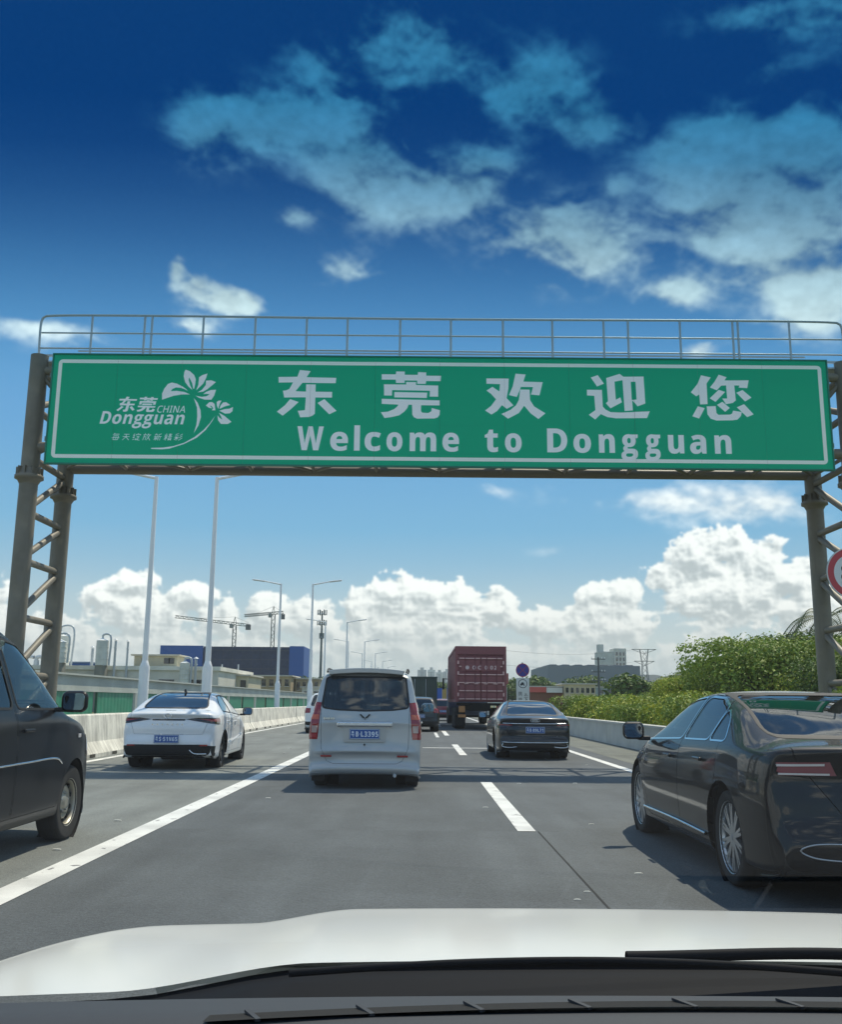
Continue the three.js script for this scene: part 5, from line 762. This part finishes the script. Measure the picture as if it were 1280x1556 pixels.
  // --- verge side: sheds, office tower, pylon, shop
  const S = thing('grey_warehouse', 'huge plain blue-grey warehouse behind the office tower', 'building'); part('wall', uvb(38, 16.6, 60, 71.5, 8.3, -430, 12), std({ color: 0x6f7a82, roughness: 0.8 }), S); for (let k = 0; k < 7; k++) part('roof_vent', rbox(3.4, 1.0, 50, 0.5, 55.5 + k * 5.3, 16.7, -430), std({ color: 0x566068, roughness: 0.8 }), S); part('annex', uvb(15, 10.5, 30, 97, 5.25, -420, 12), std({ color: 0x626c72, roughness: 0.8 }), S);
  const O = thing('office_tower', 'tall office tower with a pale windowed face and a grey flank', 'building', [119, 0, -600]);
  part('flank', uvb(9, 32.5, 15, -5.2, 16.25, 0, 8), plaster(0xc4cbca), O); part('face', uvb(7.4, 34.4, 14, 3, 17.2, 1.2, 8), plaster(0xd8dad6), O); part('stair_head', box(3.4, 4.6, 5, -7.6, 34.8, 0), plaster(0xc4cbca), O);
  for (let f = 0; f < 9; f++) for (let k = 0; k < 3; k++) part('window', box(1.1, 2.1, 0.2, 1.0 + k * 2.1, 5.5 + f * 3.2, 8.25), winM, O);
  const Y = thing('power_pylon', 'lattice power pylon with two tiers of cross arms above the trees', 'pylon', [80.8, 0, -350]), ym = std({ color: 0x6f7675, roughness: 0.7, metalness: 0.3 });
  const lg = (y) => 1.9 - 1.15 * clamp(y / 15) ; for (const sx of [1, -1]) for (const sz of [1, -1]) part('leg', [pipe(V3(sx * lg(0), 0, sz * lg(0)), V3(sx * lg(15), 15, sz * lg(15)), 0.14, 0.12, 6), pipe(V3(sx * lg(15), 15, sz * lg(15)), V3(sx * 1.5, 20.6, sz * 0.5), 0.1, 0.1, 6)], ym, Y);
  for (let k = 0; k < 10; k++) { const y = k * 2, w = lg(y), w2 = lg(y + 2); part('brace', [pipe(V3(-w, y, w), V3(w2, y + 2, w2), 0.07, 0.07, 5), pipe(V3(w, y, w), V3(-w2, y + 2, w2), 0.07, 0.07, 5)], ym, Y); }
  for (const [y, w] of [[20.6, 4.4], [16.4, 3.6]]) part('cross_arm', [pipe(V3(-w, y, 0), V3(w, y, 0), 0.13, 0.13, 6), pipe(V3(-w, y, 0), V3(0, y - 1.6, 0), 0.09, 0.09, 6), pipe(V3(w, y, 0), V3(0, y - 1.6, 0), 0.09, 0.09, 6)], ym, Y);
  for (const [dx, y] of [[-4.2, 20.4], [-3.4, 16.2]]) { const pts = []; for (let k = 0; k <= 12; k++) pts.push(V3(80.8 + dx - k * 5.0, y - 0.05 * k * (12 - k) - k * 0.35, -350 + k * 7)); const w = single('power_cable', tube(pts, 0.03, 40, 4), std({ color: 0x55595a, roughness: 0.7 }), `sagging power cable from the ${y > 18 ? 'upper' : 'lower'} arm of the pylon`, 'cable'); }
  const U = thing('utility_pole', 'dark utility pole with three short cross arms in front of the office tower', 'pole', [31.2, 0, -170]); part('pole', pipe(V3(0, 0, 0), V3(0, 9.2, 0), 0.2, 0.14, 10), std({ color: 0x4c5253, roughness: 0.8 }), U); for (const y of [8.9, 6.7, 5.2]) { part('cross_arm', box(2.4, 0.14, 0.14, 0, y, 0), std({ color: 0x4c5253, roughness: 0.8 }), U); for (const x of [-1.1, 0.6, 1.1]) part('insulator', pipe(V3(x, y + 0.07, 0), V3(x, y + 0.35, 0), 0.06, 0.05, 8), M.white, U); }
  const K = low('roadside_shop', 'brown-walled roadside shop with a red and white fascia', 15.4, 20.5, 3.5, 140, 8, 0x8b5d4c, 3, 0.01);
  part('fascia', box(2.6, 0.75, 0.14, 16.8, 3.15, -139.8), std({ color: 0xc25a50, roughness: 0.6 }), K); part('fascia', box(2.3, 0.7, 0.14, 19.3, 3.1, -139.8), std({ color: 0xd9d6cf, roughness: 0.6 }), K);
  low('cream_house', 'cream two-storey house with small windows above the hedge', 20.6, 25.0, 3.9, 139, 7, 0xdccfae, 6, 0.7); low('white_house', 'white house peeping out between hedge and pylon', 36, 39.5, 4.4, 170, 8, 0xe2e2de, 3, 0.9);
  low('long_white_wall_shed', 'long white-roofed shed in front of the grey warehouse', 33, 43, 4.6, 205, 10, 0x9fb0b4, 5, 0.8);
  // --- signs by the verge
  const post = std({ color: 0x9ca3a6, roughness: 0.5, metalness: 0.4 });
  const N = thing('no_stopping_sign', 'round blue no stopping sign above a white notice board', 'road sign', [6.55, 0, -62]);
  part('post', pipe(V3(0, 0, -0.08), V3(0, 3.8, -0.08), 0.045, 0.045, 10), post, N);
  part('disc', [new THREE.CylinderGeometry(0.43, 0.43, 0.02, 40).rotateX(Math.PI / 2).translate(0, 3.3, 0)], post, N);
  part('face', new THREE.CircleGeometry(0.43, 40).translate(0, 3.3, 0.013), std({ map: canvasTex(128, 128, (c) => { c.fillStyle = '#b04452'; c.fillRect(0, 0, 128, 128); c.fillStyle = '#3c3a94'; c.beginPath(); c.arc(64, 64, 57, 0, 7); c.fill(); c.strokeStyle = '#8c3f66'; c.lineWidth = 9; c.beginPath(); c.moveTo(24, 24); c.lineTo(104, 104); c.moveTo(104, 24); c.lineTo(24, 104); c.stroke(); }), roughness: 0.5 }), N);
  const brd = canvasTex(192, 384, (c) => { c.fillStyle = '#dfe4e2'; c.fillRect(0, 0, 192, 384); c.strokeStyle = '#3a3f42'; c.lineWidth = 9; c.beginPath(); c.arc(96, 82, 62, 0, 7); c.stroke(); c.fillStyle = '#2c3134'; c.fillRect(58, 84, 54, 18); c.beginPath(); c.moveTo(66, 84); c.lineTo(82, 62); c.lineTo(104, 62); c.lineTo(118, 84); c.fill(); c.beginPath(); c.arc(74, 104, 9, 0, 7); c.arc(116, 104, 9, 0, 7); c.fill(); c.lineWidth = 7; c.beginPath(); const L = (...p) => { c.moveTo(p[0], p[1]); for (let i = 2; i < p.length; i += 2) c.lineTo(p[i], p[i + 1]); };
    L(132, 220, 132, 262); L(132, 238, 160, 238); L(112, 264, 174, 264); L(112, 292, 174, 292); L(142, 292, 142, 338); L(142, 308, 164, 322); c.stroke(); c.lineWidth = 6; c.beginPath(); for (const y of [212, 300]) { L(30, y, 84, y); L(30, y + 16, 84, y + 16); L(44, y - 10, 44, y + 26); L(70, y - 10, 70, y + 26); L(24, y + 34, 90, y + 34); L(57, y + 34, 57, y + 58); L(38, y + 44, 30, y + 58); L(76, y + 44, 86, y + 58); } c.stroke(); });
  part('notice_board', [box(0.84, 1.62, 0.03, 0, 2.0, -0.02)], post, N); part('notice_face', new THREE.PlaneGeometry(0.82, 1.6).translate(0, 2.0, 0.006), std({ map: brd, roughness: 0.5 }), N);
  const A = thing('advert_board', 'small white and red hoarding on legs beyond the container lorry', 'billboard', [6.9, 0, -84]); part('panel', box(1.5, 0.9, 0.1, 0, 3.3, 0), std({ color: 0x9c5a58, roughness: 0.6 }), A); part('lower_panel', box(1.2, 1.4, 0.08, 0, 1.9, 0), std({ color: 0xc6d2cc, roughness: 0.6 }), A); for (const s of [1, -1]) part('leg', pipe(V3(s * 0.5, 0, -0.08), V3(s * 0.5, 3.2, -0.08), 0.05), post, A);
  // --- hills
  const ridge = (cx, z, w, h, seed, col, name) => { const n = 80, p = [], q = []; for (let i = 0; i <= n; i++) { const u = i / n, env = Math.max(0, Math.sin(u * 3.1416)) ** 0.7, y = h * env * (0.55 + 0.6 * fbm(u * 7, 0.5, seed, 5)); for (const [f, dz] of [[0, 90], [0.55, 45], [1, 0], [0.5, -60], [0, -140]]) p.push(cx + (u - 0.5) * w, y * f - (f ? 0 : 1), z + dz); } for (let i = 0; i < n; i++) for (let k = 0; k < 4; k++) { const a = i * 5 + k; q.push(a, a + 5, a + 1, a + 1, a + 5, a + 6); } const g = new THREE.BufferGeometry(); g.setAttribute('position', new THREE.Float32BufferAttribute(p, 3)); g.setIndex(q); g.computeVertexNormals(); structure(name, metreUV(g, 30), std({ color: col, map: T.soil, roughness: 1 })); };
  ridge(620, -2200, 900, 80, 4, 0x4a5a4c, 'wooded_hill'); ridge(330, -2600, 700, 70, 9, 0x4a5a4c, 'wooded_hill'); ridge(-520, -2500, 1100, 62, 14, 0x4a5a4c, 'wooded_hill');
}
// ------------------------------------------------------------------ the white car the picture is taken from: bonnet, cowl, wipers, dashboard, windscreen with its dyed shade band
{
  const CX = 0.3, t = thing('white_car', 'white car bonnet, dark cowl and dashboard seen from behind its windscreen', 'car', [CX, 0, 0]);
  const white = phys({ color: 0xe2e4e0, roughness: 0.16, specularIntensity: 0.75 });
  const hoodH = (x, d) => {
    const u = Math.abs(x) / 0.92, base = 1.004 - 0.075 * (d - 1.05) - 0.082 * (d - 1.05) ** 2;
    const rib = 0.022 * sstep(0.60, 0.40, Math.abs(x)) ;
    return base - 0.028 + rib - 0.018 * u * u - 0.11 * sstep(0.80, 1.12, u) ** 1.5 - 0.16 * sstep(2.25, 2.75, d) ** 2;
  };
  const nx = 90, nd = 60, pos = [], idx = [], uv = [];
  for (let j = 0; j <= nd; j++) for (let i = 0; i <= nx; i++) { const x = mix(-0.93, 0.93, i / nx), bowed = 1.03 + (1.75 * j / nd) - 0.05 * (x / 0.92) ** 2 * (1 + 4 * j / nd); pos.push(x, hoodH(x, bowed), -bowed); uv.push(x, bowed); }
  for (let j = 0; j < nd; j++) for (let i = 0; i < nx; i++) { const a = j * (nx + 1) + i; idx.push(a, a + 1, a + nx + 1, a + 1, a + nx + 2, a + nx + 1); }
  const g = new THREE.BufferGeometry(); g.setAttribute('position', new THREE.Float32BufferAttribute(pos, 3)); g.setAttribute('uv', new THREE.Float32BufferAttribute(uv, 2)); g.setIndex(idx); g.computeVertexNormals();
  part('bonnet', g, white, t);
  // front end, wings and tyres below the bonnet, out of sight from the seat
  part('front_end', [rbox(1.5, 0.36, 0.3, 0.12, 0, 0.44, -2.45, 4), rbox(0.16, 0.4, 0.6, 0.06, -0.82, 0.45, -1.2), rbox(0.16, 0.4, 0.6, 0.06, 0.82, 0.45, -1.2)], white, t);
  for (const s of [1, -1]) wheel(0.33, 0.22, 'split', t, s * 0.8, -2.0, s);
  const blackP = phys({ color: 0x12161c, roughness: 0.7, specularIntensity: 0.25 });
  // cowl panel under the glass, curved with it
  const curve = (x) => 0.05 * (x / 0.75) ** 2;
  const strip = (fn, n = 40, wide = 0.74) => { const p = [], q = []; for (let i = 0; i <= n; i++) { const x = mix(-wide, wide, i / n); for (const [y, d] of fn(x)) p.push(x, y, -d); } const m = fn(0).length; for (let i = 0; i < n; i++) for (let k = 0; k + 1 < m; k++) { const a = i * m + k; q.push(a, a + m, a + 1, a + 1, a + m, a + m + 1); } const s = new THREE.BufferGeometry(); s.setAttribute('position', new THREE.Float32BufferAttribute(p, 3)); s.setIndex(q); s.computeVertexNormals(); return metreUV(s, 1); };
  part('cowl', strip((x) => [[hoodH(x, 1.05) - 0.006, 1.05 - curve(x)], [hoodH(x, 1.03) - 0.008, 1.0 - curve(x)], [0.975 - curve(x) * 0.25, 0.97 - curve(x)], [0.972 - curve(x) * 0.25, 0.9 - curve(x)]], 40, 0.93), blackP, t);
  const wipe = (x0, x1, k) => { const n = []; for (let i = 0; i <= 8; i++) { const x = mix(x0, x1, i / 8); n.push(V3(x, 1.004 - curve(x) * 0.26 + 0.010 * Math.sin(i / 8 * 3.1), -(0.985 - k * i / 8 - curve(x)))); } return n; };
  const wp = part('wiper', tube(wipe(-0.42, 0.16, 0.03), 0.0035, 30, 6), blackP, t); part('wiper_arm', tube([V3(0.30, 0.987, -1.0), V3(0.15, 1.012, -1.0), V3(-0.1, 1.013, -0.985)], 0.0055, 20, 8), blackP, wp);
  const wq = part('wiper', tube(wipe(0.12, 0.62, 0.02), 0.0035, 30, 6), blackP, t); part('wiper_arm', tube([V3(0.66, 0.967, -0.96), V3(0.5, 1.004, -0.97), V3(0.32, 1.012, -0.975)], 0.0055, 20, 8), blackP, wq);
  // dashboard top with defroster vent
  const soft = std({ color: 0x2a3038, roughness: 0.7 });
  const dash = part('dashboard', strip((x) => [[0.97, 0.90 - curve(x)], [1.008, 0.88 - curve(x)], [1.014, 0.80 - curve(x) * 0.5], [1.0, 0.62], [0.95, 0.50], [0.85, 0.44], [0.6, 0.46]]), soft, t);
  part('vent_recess', strip((x) => [[1.0135, 0.848 - curve(x)], [1.0165, 0.822 - curve(x)]], 60).scale(0.62, 1, 1), M.under, dash);
  for (let k = -5; k <= 5; k++) { const x = k * 0.085; part('vent_slat', box(0.004, 0.002, 0.026, 0, 0, 0).rotateY(0.5).translate(x, 1.0155, -(0.835 - curve(x / 0.62) )), soft, dash); }
  // windscreen: bent pane, clear below, its top edge dyed blue-green as a sun band
  const rows = 60, cols = 24, P = [], Q = [], C = [], U = [];
  for (let j = 0; j <= rows; j++) for (let i = 0; i <= cols; i++) {
    const x = mix(-0.72, 0.72, i / cols), v = j / rows, d = 0.955 - 0.80 * v - curve(x), y = 0.985 + 0.495 * v + 0.02 * Math.sin(v * 3.14) - curve(x) * 0.1;
    P.push(x, y, -d); U.push(i / cols, v);
    const s = sstep(0.735, 0.865, v);
    C.push(mix(0.95, 0.03, s ** 0.75), mix(0.975, 0.18, s), mix(0.965, 0.35, s));
  }
  for (let j = 0; j < rows; j++) for (let i = 0; i < cols; i++) { const a = j * (cols + 1) + i; Q.push(a, a + 1, a + cols + 1, a + 1, a + cols + 2, a + cols + 1); }
  const wg = new THREE.BufferGeometry(); wg.setAttribute('position', new THREE.Float32BufferAttribute(P, 3)); wg.setAttribute('color', new THREE.Float32BufferAttribute(C, 3)); wg.setAttribute('uv', new THREE.Float32BufferAttribute(U, 2)); wg.setIndex(Q); wg.computeVertexNormals();
  part('windscreen', wg, phys({ color: 0xffffff, vertexColors: true, roughness: 0, transmission: 1, thickness: 0, ior: 1.45 }), t);
  for (const s of [1, -1]) part('pillar', tube([V3(s * 0.76, 0.95, -0.86), V3(s * 0.74, 1.2, -0.48), V3(s * 0.69, 1.47, -0.06), V3(s * 0.66, 1.5, 0.3)], 0.032, 30, 8), white, t);
  part('roof', [rbox(1.36, 0.05, 1.7, 0.02, 0, 1.515, 0.75), box(1.3, 0.02, 1.6, 0, 1.482, 0.75)], white, t);
}
// ------------------------------------------------------------------ hedge, trees and palms
{
  const bark = std({ map: T.steel, color: 0x6f5f4c, roughness: 0.95 });
  const leafMat = phys({ color: 0xffffff, vertexColors: true, roughness: 0.62, transmission: 0.32, thickness: 0, specularIntensity: 0.5 });
  function crown(seed, lobes, n, size, tones) {
    const R = rng(seed), pos = [], col = [], nor = [], tot = lobes.reduce((s, l) => s + l[3] * l[4] * l[5], 0);
    const a = V3(), b = V3(), c = V3(), up = V3();
    for (const [x, y, z, rx, ry, rz] of lobes) {
      const k = Math.round(n * rx * ry * rz / tot);
      for (let i = 0; i < k; i++) {
        const u = V3(R() * 2 - 1, R() * 2 - 1, R() * 2 - 1).normalize(), r = 0.55 + 0.5 * Math.pow(R(), 0.6), bump = 0.82 + 0.36 * vnoise(u.x * 3 + x * 2 + 50, u.y * 3 + u.z * 2 + 50, seed);
        const p = V3(x + u.x * rx * r * bump, y + u.y * ry * r * bump, z + u.z * rz * r * bump); if (p.y < 0.12) continue;
        const nn = u.clone().multiplyScalar(0.7).add(V3(R() - 0.5, R() * 0.9 - 0.1, R() - 0.5).multiplyScalar(1.5)).normalize();
        a.set(R() - 0.5, R() - 0.7, R() - 0.5).cross(nn).normalize(); b.copy(nn).cross(a).normalize();
        const L = size * (0.6 + R() * 0.8), W = L * (0.26 + R() * 0.14), f = L * 0.12;
        const base = p, tip = p.clone().addScaledVector(a, L).addScaledVector(nn, -f), l = p.clone().addScaledVector(a, L * 0.45).addScaledVector(b, W).addScaledVector(nn, f), q = p.clone().addScaledVector(a, L * 0.45).addScaledVector(b, -W).addScaledVector(nn, f);
        const t = tones[Math.floor(R() * tones.length)], s = 0.8 + R() * 0.4;
        for (const v of [base, l, tip, base, tip, q]) { pos.push(v.x, v.y, v.z); col.push(t[0] * s, t[1] * s, t[2] * s); }
      }
    }
    const g = new THREE.BufferGeometry(); g.setAttribute('position', new THREE.Float32BufferAttribute(pos, 3)); g.setAttribute('color', new THREE.Float32BufferAttribute(col, 3)); g.computeVertexNormals(); return g;
  }
  const Y = [[.42, .48, .05], [.32, .41, .045], [.20, .30, .04], [.50, .52, .08]], D = [[.14, .22, .04], [.10, .18, .035], [.18, .26, .05], [.08, .13, .03]], E = [[.23, .33, .05], [.17, .27, .045], [.30, .38, .06]];
  function plant(name, label, seed, h, spread, n, leaf, tones, group) {
    const R = rng(seed), t = thing(name, label, name === 'shrub' ? 'shrub' : 'tree', [0, 0, 0], 0, group), lobes = [], stems = [];
    const k = name === 'shrub' ? 7 : 10, low = name === 'shrub' ? 0.1 : 0.28;
    for (let i = 0; i < k; i++) { const ang = i / k * 6.283 + R(), rr = spread * (i ? 0.3 + 0.45 * R() : 0), y = h * (i ? low + 0.25 + (0.42 - low * 0.3) * R() : 0.74), r = spread * (0.36 + 0.22 * R()); lobes.push([Math.cos(ang) * rr, y, Math.sin(ang) * rr, r, Math.min(r * 0.85, h - y), r]); stems.push(tube([V3(0, h * 0.12, 0), V3(Math.cos(ang) * rr * 0.3, y * 0.5, Math.sin(ang) * rr * 0.3), V3(Math.cos(ang) * rr, y, Math.sin(ang) * rr)], h * 0.011, 8, 5)); }
    part('trunk', pipe(V3(0, 0, 0), V3(0, h * 0.4, 0), h * 0.026, h * 0.016, 8), bark, t); part('limb', stems, bark, t);
    part('crown', crown(seed, lobes, n, leaf, tones), leafMat, t);
    return t;
  }
  const g1 = 'shrubs of the hedge behind the parapet', g2 = 'trees behind the hedge';
  const shrubs = [plant('shrub', 'bright yellow-green shrub with dense leaves in the hedge behind the parapet', 101, 1.75, 1.45, 4200, 0.13, Y, g1), plant('shrub', 'mid-green leafy shrub in the hedge behind the parapet', 102, 1.7, 1.5, 4200, 0.13, E, g1), plant('shrub', 'bright yellow-green shrub with dense leaves in the hedge behind the parapet', 103, 1.85, 1.5, 4400, 0.135, Y, g1)];
  const trees = [plant('verge_tree', 'dark green broad tree rising behind the hedge', 111, 3.5, 2.6, 13000, 0.125, D, g2), plant('verge_tree', 'fresh green spreading tree rising behind the hedge', 112, 3.7, 2.8, 13500, 0.13, E, g2), plant('verge_tree', 'yellow-green feathery tree rising behind the hedge', 113, 3.4, 2.6, 13000, 0.12, Y, g2)];
  const used = new Set(), R = rng(31);
  const put = (list, i, x, d, sc) => { const p = list[i], turn = R() * 6.28; let o; if (!used.has(p)) { used.add(p); p.position.set(x, -0.01, -d); p.rotation.y = turn; o = p; } else o = again(p, [x, -0.01, -d], turn); o.scale.setScalar(sc); };
  for (let d = 19, k = 0; d < 55; d += 2.2 + R() * 0.5, k++) put(shrubs, [0, 2, 1, 0, 1][k % 5], 8.1 + R() * 0.9, d, 0.72 + R() * 0.3);
  for (let d = 20, k = 0; d < 60; d += 3.3, k++) put(trees, [1, 2, 0, 2, 1, 0][k % 6], 11.6 + R() * 1.6 + Math.max(0, d - 44) * 0.12, d, (d > 44 ? mix(0.66, 0.42, (d - 44) / 16) : d < 33 ? 0.62 + R() * 0.16 : 0.70 + R() * 0.30));
  for (let d = 24, k = 0; d < 60; d += 4.2, k++) put(trees, [0, 1, 0, 2][k % 4], 16.5 + R() * 2.2, d, (d > 42 ? 0.70 : d < 34 ? 0.80 : 1.02) + R() * 0.28);
  // far trees at the end of the road and round the buildings
  const far = plant('distant_tree', 'dark round tree at the far end of the road', 121, 6, 4, 1500, 0.7, D, 'distant trees');
  let first = true; const farPut = (x, d, sc, label) => { if (first) { first = false; far.position.set(x, 0, -d); far.scale.setScalar(sc); if (label) far.userData.label = label; } else again(far, [x, 0, -d], R() * 6, label).scale.setScalar(sc); };
  for (let k = 0; k < 9; k++) farPut(-4 + k * 3.2 + R(), 255 + R() * 30, 0.85 + R() * 0.35);
  for (let k = 0; k < 6; k++) farPut(19 + k * 3.6, 215 + R() * 12, 0.8 + R() * 0.5, 'dark tree between the shop and the grey warehouse');
  for (let k = 0; k < 5; k++) farPut(-25 + k * 2.6, 215 + R() * 20, 1.0 + R() * 0.3, 'dark tree round the foot of the telecom mast');
  for (let k = 0; k < 7; k++) farPut(24 + k * 4.2, 108 + R() * 18, 0.6 + R() * 0.2, 'dark tree in the scrub below the pylon');
  // palms
  const frondM = phys({ color: lin(0.07, 0.11, 0.035), roughness: 0.6, transmission: 0.2, thickness: 0 });
  const palm = (x, d, h, seed, label, n = 14, L = 2.2) => {
    const Rp = rng(seed), t = thing('palm_tree', label, 'palm', [x, 0, -d]);
    part('trunk', tube([V3(0, 0, 0), V3(0.08, h * 0.5, 0.05), V3(0, h, 0)], 0.14, 16, 10), bark, t);
    for (let k = 0; k < n; k++) {
      const a = k / n * 6.283 + Rp() * 0.4, lift = 0.2 + Rp() * 1.0, gs = [], pt = (s) => V3(Math.cos(a) * L * s * (1 - 0.18 * s), h + L * (lift * s * 0.9 - s * s * (0.55 + lift * 0.55)), Math.sin(a) * L * s * (1 - 0.18 * s));
      const pos = []; for (let s = 0; s < 22; s++) { const p = pt(0.08 + s / 22 * 0.92), q = pt(0.08 + (s + 1) / 22 * 0.92), dir = q.clone().sub(p).normalize(), sd = dir.clone().cross(V3(0, 1, 0)).normalize(), len = 0.42 * Math.sin(0.35 + s / 22 * 2.5); for (const w of [1, -1]) { const tip = p.clone().addScaledVector(sd, w * len).addScaledVector(dir, len * 0.6).add(V3(0, -len * 0.45, 0)); const e = p.clone().lerp(q, 0.45); pos.push(p.x, p.y, p.z, e.x, e.y, e.z, tip.x, tip.y, tip.z); } }
      const g = new THREE.BufferGeometry(); g.setAttribute('position', new THREE.Float32BufferAttribute(pos, 3)); g.setAttribute('uv', new THREE.Float32BufferAttribute(new Float32Array(pos.length / 3 * 2), 2)); g.computeVertexNormals();
      const f = part('frond', g, frondM, t); part('rib', tube([0.05, 0.3, 0.6, 0.98].map(pt), 0.018, 12, 5), frondM, f);
    }
  };
  palm(16.0, 38, 4.6, 5, 'tall palm with drooping fronds behind the gantry column'); palm(15.4, 41.5, 3.5, 6, 'short palm crown showing above the verge trees', 16, 1.7); palm(13.4, 38.5, 3.35, 7, 'small feathery palm among the verge trees', 16, 1.5);
}
scene.fog = new THREE.FogExp2(0xcfdadd, 0.00024);
renderer.render(scene, camera);
